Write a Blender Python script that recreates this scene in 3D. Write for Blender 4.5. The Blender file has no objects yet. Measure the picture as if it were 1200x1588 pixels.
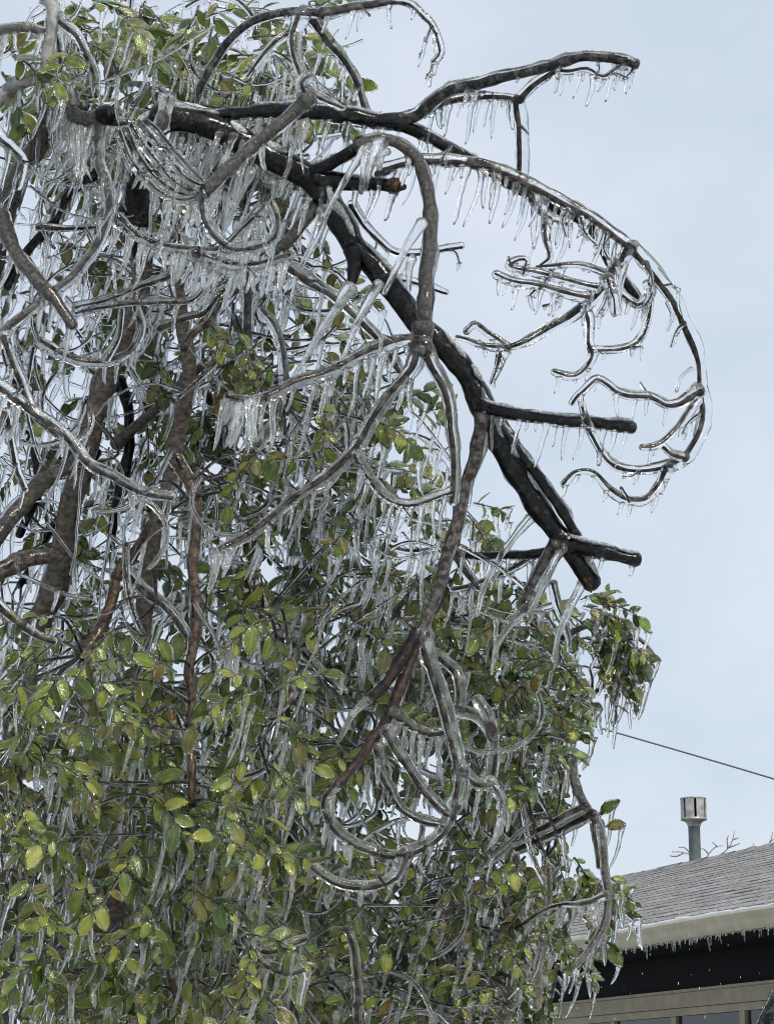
import bpy, math, random
import numpy as np
from mathutils import Matrix, Vector
random.seed(7); rng = np.random.default_rng(7)
scene = bpy.context.scene
COL = scene.collection
# ------------------------------------------------------------------ camera
F = 3735.0                      # focal length in pixels of the 1200 x 1588 photograph
PITCH = math.radians(14.0)
CAM = np.array([0.0, 0.0, 1.6])
cd = bpy.data.cameras.new('camera'); cam = bpy.data.objects.new('camera', cd); COL.objects.link(cam)
cam.location = CAM; cam.rotation_euler = (math.radians(90) + PITCH, 0, 0)
cd.sensor_fit = 'VERTICAL'; cd.sensor_height = 24.0; cd.lens = 24.0 * F / 1588.0
cd.clip_start = 0.05; cd.clip_end = 3000
scene.camera = cam
# ------------------------------------------------------------------ sky, sun, exposure
world = bpy.data.worlds.new('World'); scene.world = world; world.use_nodes = True
nt = world.node_tree; nt.nodes.clear()
def N(nt, t, **kw):
    n = nt.nodes.new(t)
    for k, v in kw.items(): setattr(n, k, v)
    return n
SUN_EL, SUN_ROT = math.radians(42), math.radians(152)
sky = N(nt, 'ShaderNodeTexSky', sky_type='NISHITA', sun_disc=False, sun_elevation=SUN_EL, sun_rotation=SUN_ROT)
b1 = N(nt, 'ShaderNodeBackground'); b1.inputs['Strength'].default_value = 0.052
b2 = N(nt, 'ShaderNodeBackground'); b2.inputs['Strength'].default_value = 0.475
tc = N(nt, 'ShaderNodeTexCoord')
mp = N(nt, 'ShaderNodeMapping'); mp.inputs['Scale'].default_value = (1, 1, 1.5); mp.inputs['Location'].default_value = (0.31, 0.0, 0.12)
nz = N(nt, 'ShaderNodeTexNoise'); nz.inputs['Scale'].default_value = 6.5; nz.inputs['Detail'].default_value = 6; nz.inputs['Roughness'].default_value = 0.52
rp = N(nt, 'ShaderNodeValToRGB')
rp.color_ramp.elements[0].position = 0.36; rp.color_ramp.elements[0].color = (0.555, 0.645, 0.745, 1)
rp.color_ramp.elements[1].position = 0.66; rp.color_ramp.elements[1].color = (0.69, 0.735, 0.83, 1)
mx = N(nt, 'ShaderNodeMixShader'); mx.inputs[0].default_value = 0.9
wo = N(nt, 'ShaderNodeOutputWorld')
L = nt.links.new
L(tc.outputs['Generated'], mp.inputs[0]); L(mp.outputs[0], nz.inputs['Vector']); L(nz.outputs['Fac'], rp.inputs[0])
L(rp.outputs[0], b2.inputs[0]); L(sky.outputs[0], b1.inputs[0]); L(b1.outputs[0], mx.inputs[1]); L(b2.outputs[0], mx.inputs[2]); L(mx.outputs[0], wo.inputs[0])
sd = bpy.data.lights.new('sun', 'SUN'); sd.energy = 1.5; sd.angle = math.radians(17); sd.color = (1.0, 0.93, 0.80)
so = bpy.data.objects.new('sun', sd); COL.objects.link(so)
_sdir = Vector((math.sin(SUN_ROT) * math.cos(SUN_EL), math.cos(SUN_ROT) * math.cos(SUN_EL), math.sin(SUN_EL)))
so.rotation_euler = (-_sdir).to_track_quat('-Z', 'Y').to_euler()
vs = scene.view_settings
scene.display_settings.display_device = 'sRGB'
vs.view_transform = 'Standard'; vs.look = 'None'; vs.exposure = 1.24; vs.gamma = 1.0; vs.use_curve_mapping = False
cy = scene.cycles
cy.max_bounces = 14; cy.transmission_bounces = 12; cy.glossy_bounces = 5; cy.diffuse_bounces = 3; cy.transparent_max_bounces = 8
cy.caustics_reflective = False; cy.caustics_refractive = True; cy.sample_clamp_indirect = 14.0
cy.filter_width = 1.0; cy.use_denoising = True; cy.blur_glossy = 0.3
# ------------------------------------------------------------------ geometry helpers
CP, SP = math.cos(PITCH), math.sin(PITCH)
RIGHT = np.array([1.0, 0, 0]); UP = np.array([0, -SP, CP]); FWD = np.array([0, CP, SP])
def P(x, y, d):
    """photograph pixel and depth in metres along the view axis -> point of the place"""
    x = np.asarray(x, float); y = np.asarray(y, float); d = np.asarray(d, float)
    u = (x - 600) / F * d; v = (794 - y) / F * d
    return CAM + u[..., None] * RIGHT + v[..., None] * UP + d[..., None] * FWD
def to_px(p):
    q = p - CAM; d = q @ FWD
    return 600 + (q @ RIGHT) / d * F, 794 - (q @ UP) / d * F, d
def smooth(pts, step):
    """Catmull-Rom through the points (any dimension), about one sample each `step`"""
    p = np.asarray(pts, float)
    if len(p) < 3:
        n = max(2, int(np.linalg.norm(p[1, :2] - p[0, :2]) / step) + 1)
        return p[0] + (p[-1] - p[0]) * np.linspace(0, 1, n)[:, None]
    e = np.vstack([2 * p[0] - p[1], p, 2 * p[-1] - p[-2]]); out = []
    for i in range(1, len(e) - 2):
        n = max(1, int(np.linalg.norm(e[i + 1, :2] - e[i, :2]) / step + .5))
        t = (np.arange(n) / n)[:, None]
        a, b, c, d = e[i - 1], e[i], e[i + 1], e[i + 2]
        out.append(0.5 * (2 * b + (c - a) * t + (2 * a - 5 * b + 4 * c - d) * t ** 2 + (3 * b - a - 3 * c + d) * t ** 3))
    out.append(e[-2][None]); return np.vstack(out)
def frames(p):
    t = np.gradient(p, axis=0); t /= np.linalg.norm(t, axis=1)[:, None] + 1e-12
    a = np.zeros_like(p); ref = np.array([0, -1.0, 0.1])
    n = ref - (ref @ t[0]) * t[0]
    if np.linalg.norm(n) < .1: n = np.array([1., 0, 0]) - t[0, 0] * t[0]
    a[0] = n / np.linalg.norm(n)
    for i in range(1, len(p)):
        n = a[i - 1] - (a[i - 1] @ t[i]) * t[i]; a[i] = n / (np.linalg.norm(n) + 1e-12)
    return t, a, np.cross(t, a)
def tube(p, r, sides=8, amp=0.0, cap=True, wl=3, flat=1.0):
    """closed tube along p with radii r; amp = unevenness"""
    p = np.asarray(p, float); r = np.broadcast_to(np.asarray(r, float), (len(p),)).copy()
    if cap:
        d0 = (p[1] - p[0]); d0 /= np.linalg.norm(d0) + 1e-12; d1 = (p[-1] - p[-2]); d1 /= np.linalg.norm(d1) + 1e-12
        p = np.vstack([p[0] - d0 * r[0] * .75, p[0] - d0 * r[0] * .5, p, p[-1] + d1 * r[-1] * .5, p[-1] + d1 * r[-1] * .75])
        r = np.concatenate([[r[0] * .02, r[0] * .72], r, [r[-1] * .72, r[-1] * .02]])
    t, a, b = frames(p); n = len(p)
    th = np.arange(sides) / sides * 2 * math.pi
    m = np.ones((n, sides))
    if amp:
        k = max(2, n // wl + 2)
        g = rng.normal(0, 1, (k, sides)); xi = np.linspace(0, k - 1.001, n); i = xi.astype(int); f = (xi - i)[:, None]
        f = f * f * (3 - 2 * f); m += amp * (g[i] * (1 - f) + g[np.minimum(i + 1, k - 1)] * f); m = np.clip(m, .55, 1.6)
    v = p[:, None] + (r[:, None] * m)[..., None] * (np.cos(th)[None, :, None] * a[:, None] + flat * np.sin(th)[None, :, None] * b[:, None])
    i = np.arange(n - 1)[:, None] * sides; j = np.arange(sides)[None]; j2 = (j + 1) % sides
    q = np.stack([i + j, i + j2, i + sides + j2, i + sides + j], -1).reshape(-1, 4)
    return v.reshape(-1, 3), q
class MB:
    def __init__(s): s.v = []; s.q = []; s.m = []; s.n = 0; s.a = []
    def add(s, v, q, mat=0, att=None):
        s.a.append(np.zeros(len(v)) if att is None else att)
        s.v.append(v); s.q.append(np.asarray(q) + s.n); s.m.append(np.full(len(q), mat) if np.isscalar(mat) else mat); s.n += len(v)
    def box(s, lo, hi, mat=0):
        x0, y0, z0 = lo; x1, y1, z1 = hi
        v = np.array([[x0, y0, z0], [x1, y0, z0], [x1, y1, z0], [x0, y1, z0], [x0, y0, z1], [x1, y0, z1], [x1, y1, z1], [x0, y1, z1]], float)
        s.add(v, np.array([[0, 3, 2, 1], [4, 5, 6, 7], [0, 1, 5, 4], [1, 2, 6, 5], [2, 3, 7, 6], [3, 0, 4, 7]]), mat)
    def mesh(s, name, mats, smooth_=True):
        me = bpy.data.meshes.new(name)
        v = np.vstack(s.v).astype(np.float32); q = np.vstack(s.q).astype(np.int32); m = np.concatenate(s.m).astype(np.int32)
        me.vertices.add(len(v)); me.vertices.foreach_set('co', v.ravel())
        me.loops.add(q.size); me.loops.foreach_set('vertex_index', q.ravel())
        me.polygons.add(len(q)); me.polygons.foreach_set('loop_start', np.arange(0, q.size, 4, dtype=np.int32))
        for x in mats: me.materials.append(x)
        me.polygons.foreach_set('material_index', m)
        me.polygons.foreach_set('use_smooth', np.full(len(q), smooth_)); me.update(calc_edges=True)
        at = np.concatenate(s.a).astype(np.float32)
        if at.any(): me.attributes.new('across', 'FLOAT', 'POINT').data.foreach_set('value', at)
        me.validate(); return me
    def build(s, name, mats, parent=None, smooth_=True, kind=None):
        if not s.v: return None
        return link(name, s.mesh(name, mats if isinstance(mats, (list, tuple)) else [mats], smooth_), parent, kind)
def link(name, me, parent=None, kind=None):
    o = bpy.data.objects.new(name, me); COL.objects.link(o)
    if parent: o.parent = parent
    if kind: o['kind'] = kind
    return o
def thing(name, label, cat, loc=(0, 0, 0), rz=0, group=None):
    o = bpy.data.objects.new(name, None); COL.objects.link(o); o.location = loc; o.rotation_euler = (0, 0, rz)
    o['label'] = label; o['category'] = cat
    if group: o['group'] = group
    o.empty_display_size = 0.1
    return o
# ------------------------------------------------------------------ materials
def mat(name):
    m = bpy.data.materials.new(name); m.use_nodes = True; t = m.node_tree
    return m, t, t.nodes['Principled BSDF'], t.nodes['Material Output']
def noise_col(t, bs, c1, c2, scale, lo=.35, hi=.65, detail=4, coord=None, stretch=None):
    g = N(t, 'ShaderNodeNewGeometry') if coord is None else N(t, 'ShaderNodeTexCoord')
    src = g.outputs['Position'] if coord is None else g.outputs[coord]
    if stretch:
        mpn = N(t, 'ShaderNodeMapping'); mpn.inputs['Scale'].default_value = stretch; t.links.new(src, mpn.inputs[0]); src = mpn.outputs[0]
    n = N(t, 'ShaderNodeTexNoise'); n.inputs['Scale'].default_value = scale; n.inputs['Detail'].default_value = detail
    r = N(t, 'ShaderNodeValToRGB'); r.color_ramp.elements[0].position = lo; r.color_ramp.elements[1].position = hi
    r.color_ramp.elements[0].color = (*c1, 1); r.color_ramp.elements[1].color = (*c2, 1)
    t.links.new(src, n.inputs['Vector']); t.links.new(n.outputs['Fac'], r.inputs[0])
    if bs is not None: t.links.new(r.outputs[0], bs.inputs['Base Color'])
    return src, n, r
def bump(t, bs, src, scale, strength, dist=.002, detail=3):
    n = N(t, 'ShaderNodeTexNoise'); n.inputs['Scale'].default_value = scale; n.inputs['Detail'].default_value = detail
    b = N(t, 'ShaderNodeBump'); b.inputs['Strength'].default_value = strength; b.inputs['Distance'].default_value = dist
    t.links.new(src, n.inputs['Vector']); t.links.new(n.outputs['Fac'], b.inputs['Height']); t.links.new(b.outputs[0], bs.inputs['Normal'])
def ice(name, trans, rough, bstr, scale=170, col=(.96, .98, .99), cloud=0):
    m, t, bs, o = mat(name)
    bs.inputs['Base Color'].default_value = (*col, 1); bs.inputs['Transmission Weight'].default_value = trans
    bs.inputs['IOR'].default_value = 1.31; bs.inputs['Roughness'].default_value = rough
    g = N(t, 'ShaderNodeNewGeometry'); bump(t, bs, g.outputs['Position'], scale, bstr, .003, 2)
    if cloud:
        n = N(t, 'ShaderNodeTexNoise'); n.inputs['Scale'].default_value = 42; n.inputs['Detail'].default_value = 6; n.inputs['Roughness'].default_value = .7
        r = N(t, 'ShaderNodeMapRange'); r.inputs['From Min'].default_value = .46; r.inputs['From Max'].default_value = .74
        r.inputs['To Min'].default_value = trans; r.inputs['To Max'].default_value = trans - cloud
        t.links.new(g.outputs['Position'], n.inputs['Vector']); t.links.new(n.outputs['Fac'], r.inputs[0]); t.links.new(r.outputs[0], bs.inputs['Transmission Weight'])
    return m
ICE = ice('clear_ice', 1.0, .02, .38, cloud=.16)
ICICLE = ice('icicle_ice', .985, .02, .45, 240, cloud=.22)
GLAZE = ice('wet_ice_glaze', 1.0, .09, .7, 55)
LEAFICE = ice('leaf_ice', 1.0, .03, .45, 170)
def bark(name, c1, c2, scale, rough, bs_=.6, coat=.0, stretch=None, lo=.40, hi=.64):
    m, t, bs, o = mat(name)
    src, n, r = noise_col(t, bs, c1, c2, scale, lo, hi, 8, stretch=stretch)
    bs.inputs['Roughness'].default_value = rough; bs.inputs['Specular IOR Level'].default_value = .12; coat *= .25; bs.inputs['Coat Weight'].default_value = coat; bs.inputs['Coat Roughness'].default_value = .12
    bump(t, bs, src, scale * 2.2, bs_, .004, 5)
    return m
BARK_WET = bark('wet_black_bark', (.003, .0035, .0055), (.09, .092, .10), 55, .32, 1.0, 0, None, .55, .80)
BARK_TWIG = bark('dark_twig_bark', (.008, .005, .005), (.050, .028, .022), 60, .5, .5)
BARK_GREY = bark('grey_bark', (.050, .046, .042), (.17, .16, .15), 110, .36, 1.0, .3, None, .34, .70)
BARK_BROWN = bark('brown_bark', (.038, .031, .026), (.20, .172, .145), 60, .45, .8, .25, (1, 1, 1.7), .30, .74)
BARK_RED = bark('russet_bark', (.065, .042, .030), (.21, .145, .10), 80, .42, .8, .2)
CUT = bark('cut_wood', (.020, .013, .010), (.115, .072, .044), 120, .7)
def leafmat(name, c1, c2, spot, trans=.22):
    m, t, bs, o = mat(name); K = t.links.new
    src, n, r = noise_col(t, None, c1, c2, 34, .33, .70, 5)
    n2 = N(t, 'ShaderNodeTexVoronoi'); n2.inputs['Scale'].default_value = 300
    r2 = N(t, 'ShaderNodeValToRGB'); r2.color_ramp.elements[0].position = .14; r2.color_ramp.elements[0].color = (1, 1, 1, 1)
    r2.color_ramp.elements[1].position = .30; r2.color_ramp.elements[1].color = (0, 0, 0, 1)
    at = N(t, 'ShaderNodeAttribute', attribute_name='across')
    r3 = N(t, 'ShaderNodeValToRGB'); e = r3.color_ramp.elements
    e[0].position = .04; e[0].color = (.5, .5, .5, 1); e[1].position = .22; e[1].color = (0, 0, 0, 1)
    q = e.new(.80); q.color = (0, 0, 0, 1); q = e.new(1.0); q.color = (.5, .5, .5, 1)
    mx_ = N(t, 'ShaderNodeMath', operation='MAXIMUM'); mul = N(t, 'ShaderNodeMath', operation='MULTIPLY'); mul.inputs[1].default_value = .7
    mxc = N(t, 'ShaderNodeMix', data_type='RGBA'); mxc.inputs['B'].default_value = (*spot, 1)
    K(src, n2.inputs['Vector']); K(n2.outputs['Distance'], r2.inputs[0]); K(at.outputs['Fac'], r3.inputs[0])
    K(r2.outputs[0], mx_.inputs[0]); K(r3.outputs[0], mx_.inputs[1]); K(mx_.outputs[0], mul.inputs[0])
    K(mul.outputs[0], mxc.inputs['Factor']); K(r.outputs[0], mxc.inputs['A'])
    K(mxc.outputs['Result'], bs.inputs['Base Color']); bs.inputs['Roughness'].default_value = .35
    bump(t, bs, src, 190, .5, .003, 3)
    tr = N(t, 'ShaderNodeBsdfTranslucent'); ms = N(t, 'ShaderNodeMixShader'); ms.inputs[0].default_value = trans
    K(mxc.outputs['Result'], tr.inputs[0]); K(bs.outputs[0], ms.inputs[1]); K(tr.outputs[0], ms.inputs[2]); K(ms.outputs[0], o.inputs[0])
    return m
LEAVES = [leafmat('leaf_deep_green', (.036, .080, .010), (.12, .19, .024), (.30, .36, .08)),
          leafmat('leaf_mid_green', (.095, .170, .016), (.26, .34, .045), (.50, .53, .14)),
          leafmat('leaf_yellow_green', (.28, .34, .034), (.52, .54, .085), (.70, .66, .22), .34),
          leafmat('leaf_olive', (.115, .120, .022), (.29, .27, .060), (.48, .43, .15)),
          leafmat('leaf_ochre', (.28, .19, .022), (.46, .34, .050), (.22, .10, .03), .3),
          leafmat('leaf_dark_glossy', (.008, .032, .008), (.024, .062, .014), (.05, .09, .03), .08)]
def highlight_mat():
    m, t, bs, o = mat('pale_highlight_patch'); src, n, r = noise_col(t, bs, (.30, .33, .37), (.85, .88, .92), 150, .35, .62, 6)
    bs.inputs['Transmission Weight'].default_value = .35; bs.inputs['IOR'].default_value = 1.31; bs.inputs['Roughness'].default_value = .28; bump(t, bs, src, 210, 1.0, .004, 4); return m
HIGHLIGHT = highlight_mat()  # pale colour stands for the sky's highlight streak on the dark limbs
def add_highlights(parent, p, r, dens=.8):
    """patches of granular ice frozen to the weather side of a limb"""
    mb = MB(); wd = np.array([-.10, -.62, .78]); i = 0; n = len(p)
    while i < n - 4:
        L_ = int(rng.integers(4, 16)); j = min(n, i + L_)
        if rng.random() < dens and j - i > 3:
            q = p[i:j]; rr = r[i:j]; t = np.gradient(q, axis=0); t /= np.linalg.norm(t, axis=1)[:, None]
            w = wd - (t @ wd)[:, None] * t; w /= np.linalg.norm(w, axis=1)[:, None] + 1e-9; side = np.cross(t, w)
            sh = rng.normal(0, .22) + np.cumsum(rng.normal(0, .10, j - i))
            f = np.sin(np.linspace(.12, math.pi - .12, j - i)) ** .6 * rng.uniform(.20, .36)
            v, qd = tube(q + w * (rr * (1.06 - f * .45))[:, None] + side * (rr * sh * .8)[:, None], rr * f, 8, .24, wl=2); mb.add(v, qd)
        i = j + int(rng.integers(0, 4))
    mb.build('highlight_streaks', HIGHLIGHT, parent, kind='stuff')
# ------------------------------------------------------------------ shared leaf and icicle shapes
def leaf_shape(seed, nu=6, nv=4, shell=True, wid=.24):
    rs = np.random.default_rng(seed); mb = MB()
    u = np.linspace(0, 1, nu + 1); w = wid * rs.uniform(.85, 1.15); fold = rs.uniform(.05, .35); droop = rs.uniform(.05, .5); tw = rs.uniform(-.5, .5); skew = rs.uniform(-.1, .1)
    def surf(uu, s, off, grow, gl):
        prof = np.sin(math.pi * np.clip(uu, 0, 1) ** .9) ** .75
        hw = w * prof + grow
        x = uu * (1 + 2 * gl) - gl
        yy = s[None] * hw[:, None]
        z = fold * np.abs(yy) - droop * (uu[:, None] ** 2) * .5 + tw * uu[:, None] * yy + .02 * np.sin(9 * uu[:, None] + 3 * s[None]) * np.abs(s[None])
        bulge = off * (1 - .75 * s[None] ** 2) * (.35 + .65 * prof[:, None])
        return np.stack([np.broadcast_to(x[:, None], yy.shape), yy + skew * uu[:, None] ** 2, z + bulge], -1)
    def grid(nu, nv, base=0, flip=False):
        i = np.arange(nu)[:, None] * (nv + 1); j = np.arange(nv)[None]
        q = np.stack([i + j, i + nv + 1 + j, i + nv + 2 + j, i + 1 + j], -1).reshape(-1, 4) + base
        return q[:, ::-1] if flip else q
    s = np.linspace(-1, 1, nv + 1)
    mb.add(surf(u, s, 0, .004, 0).reshape(-1, 3), grid(nu, nv), 0, np.tile(np.abs(s) + .02, nu + 1))
    th = np.array([[0, 0, 0], [-.16, 0, .015]]) ; tv, tq = tube(np.array([[-.16, 0, .02], [0, 0, 0.]]), .018, 4, cap=False); mb.add(tv, tq, 0)
    if shell:
        gr = rs.uniform(.045, .08); t1 = rs.uniform(.05, .085); t2 = rs.uniform(.03, .05)
        a = surf(u, s, t1, gr, .06).reshape(-1, 3); b = surf(u, s, -t2, gr, .06).reshape(-1, 3); n = len(a)
        ring = [k * (nv + 1) for k in range(nu + 1)] + [nu * (nv + 1) + j for j in range(1, nv + 1)] + [k * (nv + 1) + nv for k in range(nu - 1, -1, -1)] + list(range(nv - 1, 0, -1))
        b[ring] = a[ring] - [0, 0, .012]
        rq = [[ring[(k + 1) % len(ring)], ring[k], n + ring[k], n + ring[(k + 1) % len(ring)]] for k in range(len(ring))]
        mb.add(np.vstack([a, b]), np.vstack([grid(nu, nv), grid(nu, nv, n, True), np.array(rq)]), 1)
    return mb
LEAF_SH = [leaf_shape(i) for i in range(8)]
LEAF_SM = [leaf_shape(20 + i, 4, 2, True, .3) for i in range(6)]
LEAF_NO = [leaf_shape(40 + i, 4, 2, False, .28) for i in range(4)]
SHAPES = {'big': LEAF_SH, 'small': LEAF_SM, 'bare': LEAF_NO}
def icicle_shape(seed):
    rs = np.random.default_rng(seed); n = 9; u = np.linspace(0, 1, n)
    r = (1.0 - .48 * u ** rs.uniform(.8, 1.6)) * (1 + .12 * np.sin(u * rs.uniform(16, 34) + rs.uniform(0, 6))) ; r[0] *= 1.5; r[1] *= 1.15; r[-1] = .28
    x = .10 * rs.normal() * u * u + .012 * np.sin(7 * u + rs.uniform(0, 6)); y = .05 * rs.normal() * u * u
    p = np.stack([x, y, -u], -1); sides = 6; th = np.arange(sides) / sides * 2 * math.pi + rs.uniform(0, 3)
    rid = 1 + .20 * np.sin(th * rs.integers(2, 4) + rs.uniform(0, 6))
    ring = np.stack([np.cos(th) * rid, np.sin(th) * rid, np.zeros(sides)], -1)
    p = np.vstack([p[0] + [0, 0, .015], p, p[-1] - [0, 0, .012]]); r = np.concatenate([[.05], r, [.02]])
    v = np.zeros((len(p), sides, 3)); v[:] = p[:, None]; off = r[:, None, None] * ring[None]
    i = np.arange(len(p) - 1)[:, None] * sides; j = np.arange(sides)[None]; j2 = (j + 1) % sides
    q = np.stack([i + j, i + sides + j, i + sides + j2, i + j2], -1).reshape(-1, 4)
    return v.reshape(-1, 3), off.reshape(-1, 3), q
ICI = [icicle_shape(100 + i) for i in range(12)]
# ------------------------------------------------------------------ a tree gathers its pieces here
class Tree:
    def __init__(s, root): s.root = root; s.leaf = []; s.icicle = []; s.twig = []; s.nodes = []
def lean_dir(k=1.0):
    a = rng.normal(.19, .06) * k; b = rng.normal(0, .05)
    return np.array([-a, b, -1.0])
def add_icicle(tree, base, length, rad, lean=1.0):
    if length < .006: return
    tree.icicle.append((np.asarray(base, float), lean_dir(lean), length, rad, int(rng.integers(12))))
def add_leaf(tree, pos, direction, normal, length, kind, colour):
    x = direction / (np.linalg.norm(direction) + 1e-9); z = normal - (normal @ x) * x
    if np.linalg.norm(z) < .05: z = np.array([0, -1., .2]) - (np.array([0, -1., .2]) @ x) * x
    z /= np.linalg.norm(z); y = np.cross(z, x)
    tree.leaf.append((pos, np.stack([x, y, z], 1) * length, length, kind, int(rng.integers(len(SHAPES[kind]))), colour))
def icicles_along(tree, pts, rad, dens, ln, lr=None, lean=1.0):
    """a row of icicles under a branch; dens per metre, ln length in m"""
    seg = np.linalg.norm(np.diff(pts, axis=0), axis=1); tot = seg.sum(); cum = np.concatenate([[0], np.cumsum(seg)])
    n = rng.poisson(dens * tot) if dens * tot < 4 else int(dens * tot)
    if n < 1: return
    for s in (np.arange(n) + rng.uniform(.1, .9, n)) / n * tot:
        i = min(np.searchsorted(cum, s, 'right') - 1, len(seg) - 1); f = (s - cum[i]) / (seg[i] + 1e-9)
        p = pts[i] * (1 - f) + pts[i + 1] * f; r = rad[i]; t = (pts[i + 1] - pts[i]) / (seg[i] + 1e-9)
        if abs(t[2]) > .93 and rng.random() < .8: continue
        l = ln * rng.choice([.25, .45, .7, .9, 1.0, 1.1]) * rng.uniform(.8, 1.25); rr = (lr or .0070) * rng.uniform(.7, 1.2) * (.75 + .25 * min(1, l / .08))
        add_icicle(tree, p + np.array([0, 0, -r * .8]), l, rr, lean)
def branch(tree, pts, R0, R1, ratio=.45, k=0.6, d=0.0, d1=None, barkm=None, ic=0, il=60, name='branch', Rd=6.0, sides=9, amp=.10, icem=None, lean=1.0, iw=None, core_end=None, spur=True):
    """one limb traced through the photograph: pts in pixels, radii in pixels, depth offset d..d1 in metres, ice set to one side by k"""
    d1 = d if d1 is None else d1
    if ratio < .56: ratio *= .78
    p2 = smooth(np.asarray(pts, float), 7); n = len(p2); tt = np.linspace(0, 1, n)
    bow = .03 * math.sin(len(pts) * 1.7 + pts[0][0]) * np.sin(math.pi * tt)
    dep = Rd + d + (d1 - d) * tt + bow
    R = (R0 + (R1 - R0) * tt); sc = Rd / F
    kx = np.arange(0, n + 9, 5)
    p2 = p2 + np.stack([np.interp(np.arange(n), kx, rng.normal(0, 1.1, len(kx))), np.interp(np.arange(n), kx, rng.normal(0, 1.1, len(kx)))], 1) * np.minimum(1, np.minimum(np.arange(n), n - 1 - np.arange(n)) / 4)[:, None]
    R = R * (1 + (.30 if R0 < 15 else .1) * np.exp(-np.arange(n) / 1.8))
    sw = np.zeros(n)
    for c0 in range(rng.integers(3, 9), n, 9): sw += rng.uniform(.04, .20) * np.exp(-((np.arange(n) - c0 - rng.uniform(-2, 2)) / 1.1) ** 2)
    R = R * (1 + sw * (.7 if R0 < 12 else .22))
    tan = np.gradient(p2, axis=0); tan /= np.linalg.norm(tan, axis=1)[:, None] + 1e-9
    nx, ny = tan[:, 1], -tan[:, 0]
    wob = 1 + .10 * np.interp(np.arange(n), np.arange(0, n + 6, 4), rng.normal(0, 1, len(np.arange(0, n + 6, 4))))
    r = R * ratio
    off = k * (R - r) * .8
    core = P(p2[:, 0] - nx * off * .5, p2[:, 1] - ny * off * .5, dep)
    she = P(p2[:, 0] + nx * off * .5, p2[:, 1] + ny * off * .5, dep)
    mb = MB(); ce = n if core_end is None else max(3, int(n * core_end)); v, q = tube(core[:ce], (r * sc * (.93 + .07 * wob))[:ce], sides, .06); mb.add(v, q)
    o = mb.build(name, barkm or BARK_TWIG, tree.root)
    if R0 * (1 - ratio) > .4:
        mb = MB(); v, q = tube(she, R * sc * wob * 1.02, sides + 2, amp, wl=3); mb.add(v, q); mb.build('ice_sheath', icem or (GLAZE if ratio >= .68 else ICE), o)
    if barkm is BARK_WET and R0 > 9 and ratio > .6 and n > 12: add_highlights(o, she, R * sc * (1.02 if R0 * (1 - ratio) > .4 else ratio))
    if ic: icicles_along(tree, she, R * sc, ic * F / Rd / 100, il * sc, (iw or 4.2) * sc, lean)
    tree.nodes.append(core)
    if spur and 5 <= R0 <= 13 and n > 9 and icem is None and barkm is None:
        c0 = int(rng.integers(5, 16))
        while c0 < n - 2:
            a = math.atan2(tan[c0, 1], tan[c0, 0]) + rng.choice([-1, 1]) * rng.uniform(.5, 1.2); ln = rng.uniform(9, 30); aa = a + rng.normal(0, .35)
            pts = [(p2[c0, 0], p2[c0, 1]), (p2[c0, 0] + math.cos(a) * ln * .5, p2[c0, 1] + math.sin(a) * ln * .5), (p2[c0, 0] + math.cos(a) * ln * .5 + math.cos(aa) * ln * .5, p2[c0, 1] + math.sin(a) * ln * .5 + math.sin(aa) * ln * .5 + 2)]
            q2 = smooth(np.array(pts), 4); dd = dep[c0] + rng.normal(0, .012) + np.linspace(0, rng.normal(0, .03), len(q2)); rr = rng.uniform(2.4, 4.2) * sc
            tree.twig.append((P(q2[:, 0], q2[:, 1], dd), rr, rr * .35))
            if rng.random() < .6: add_icicle(tree, P(q2[-1, 0], q2[-1, 1], dd[-1]), rng.uniform(10, 45) * sc, rng.uniform(2.2, 3.8) * sc)
            c0 += int(rng.integers(11, 28))
    return o
def twig_arc(tree, p, r_ice, r_core, keep=True, ic=0, il=.06):
    tree.twig.append((p, r_ice, r_core))
    if ic: icicles_along(tree, p, np.full(len(p), r_ice), ic, il, .0055)
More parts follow.
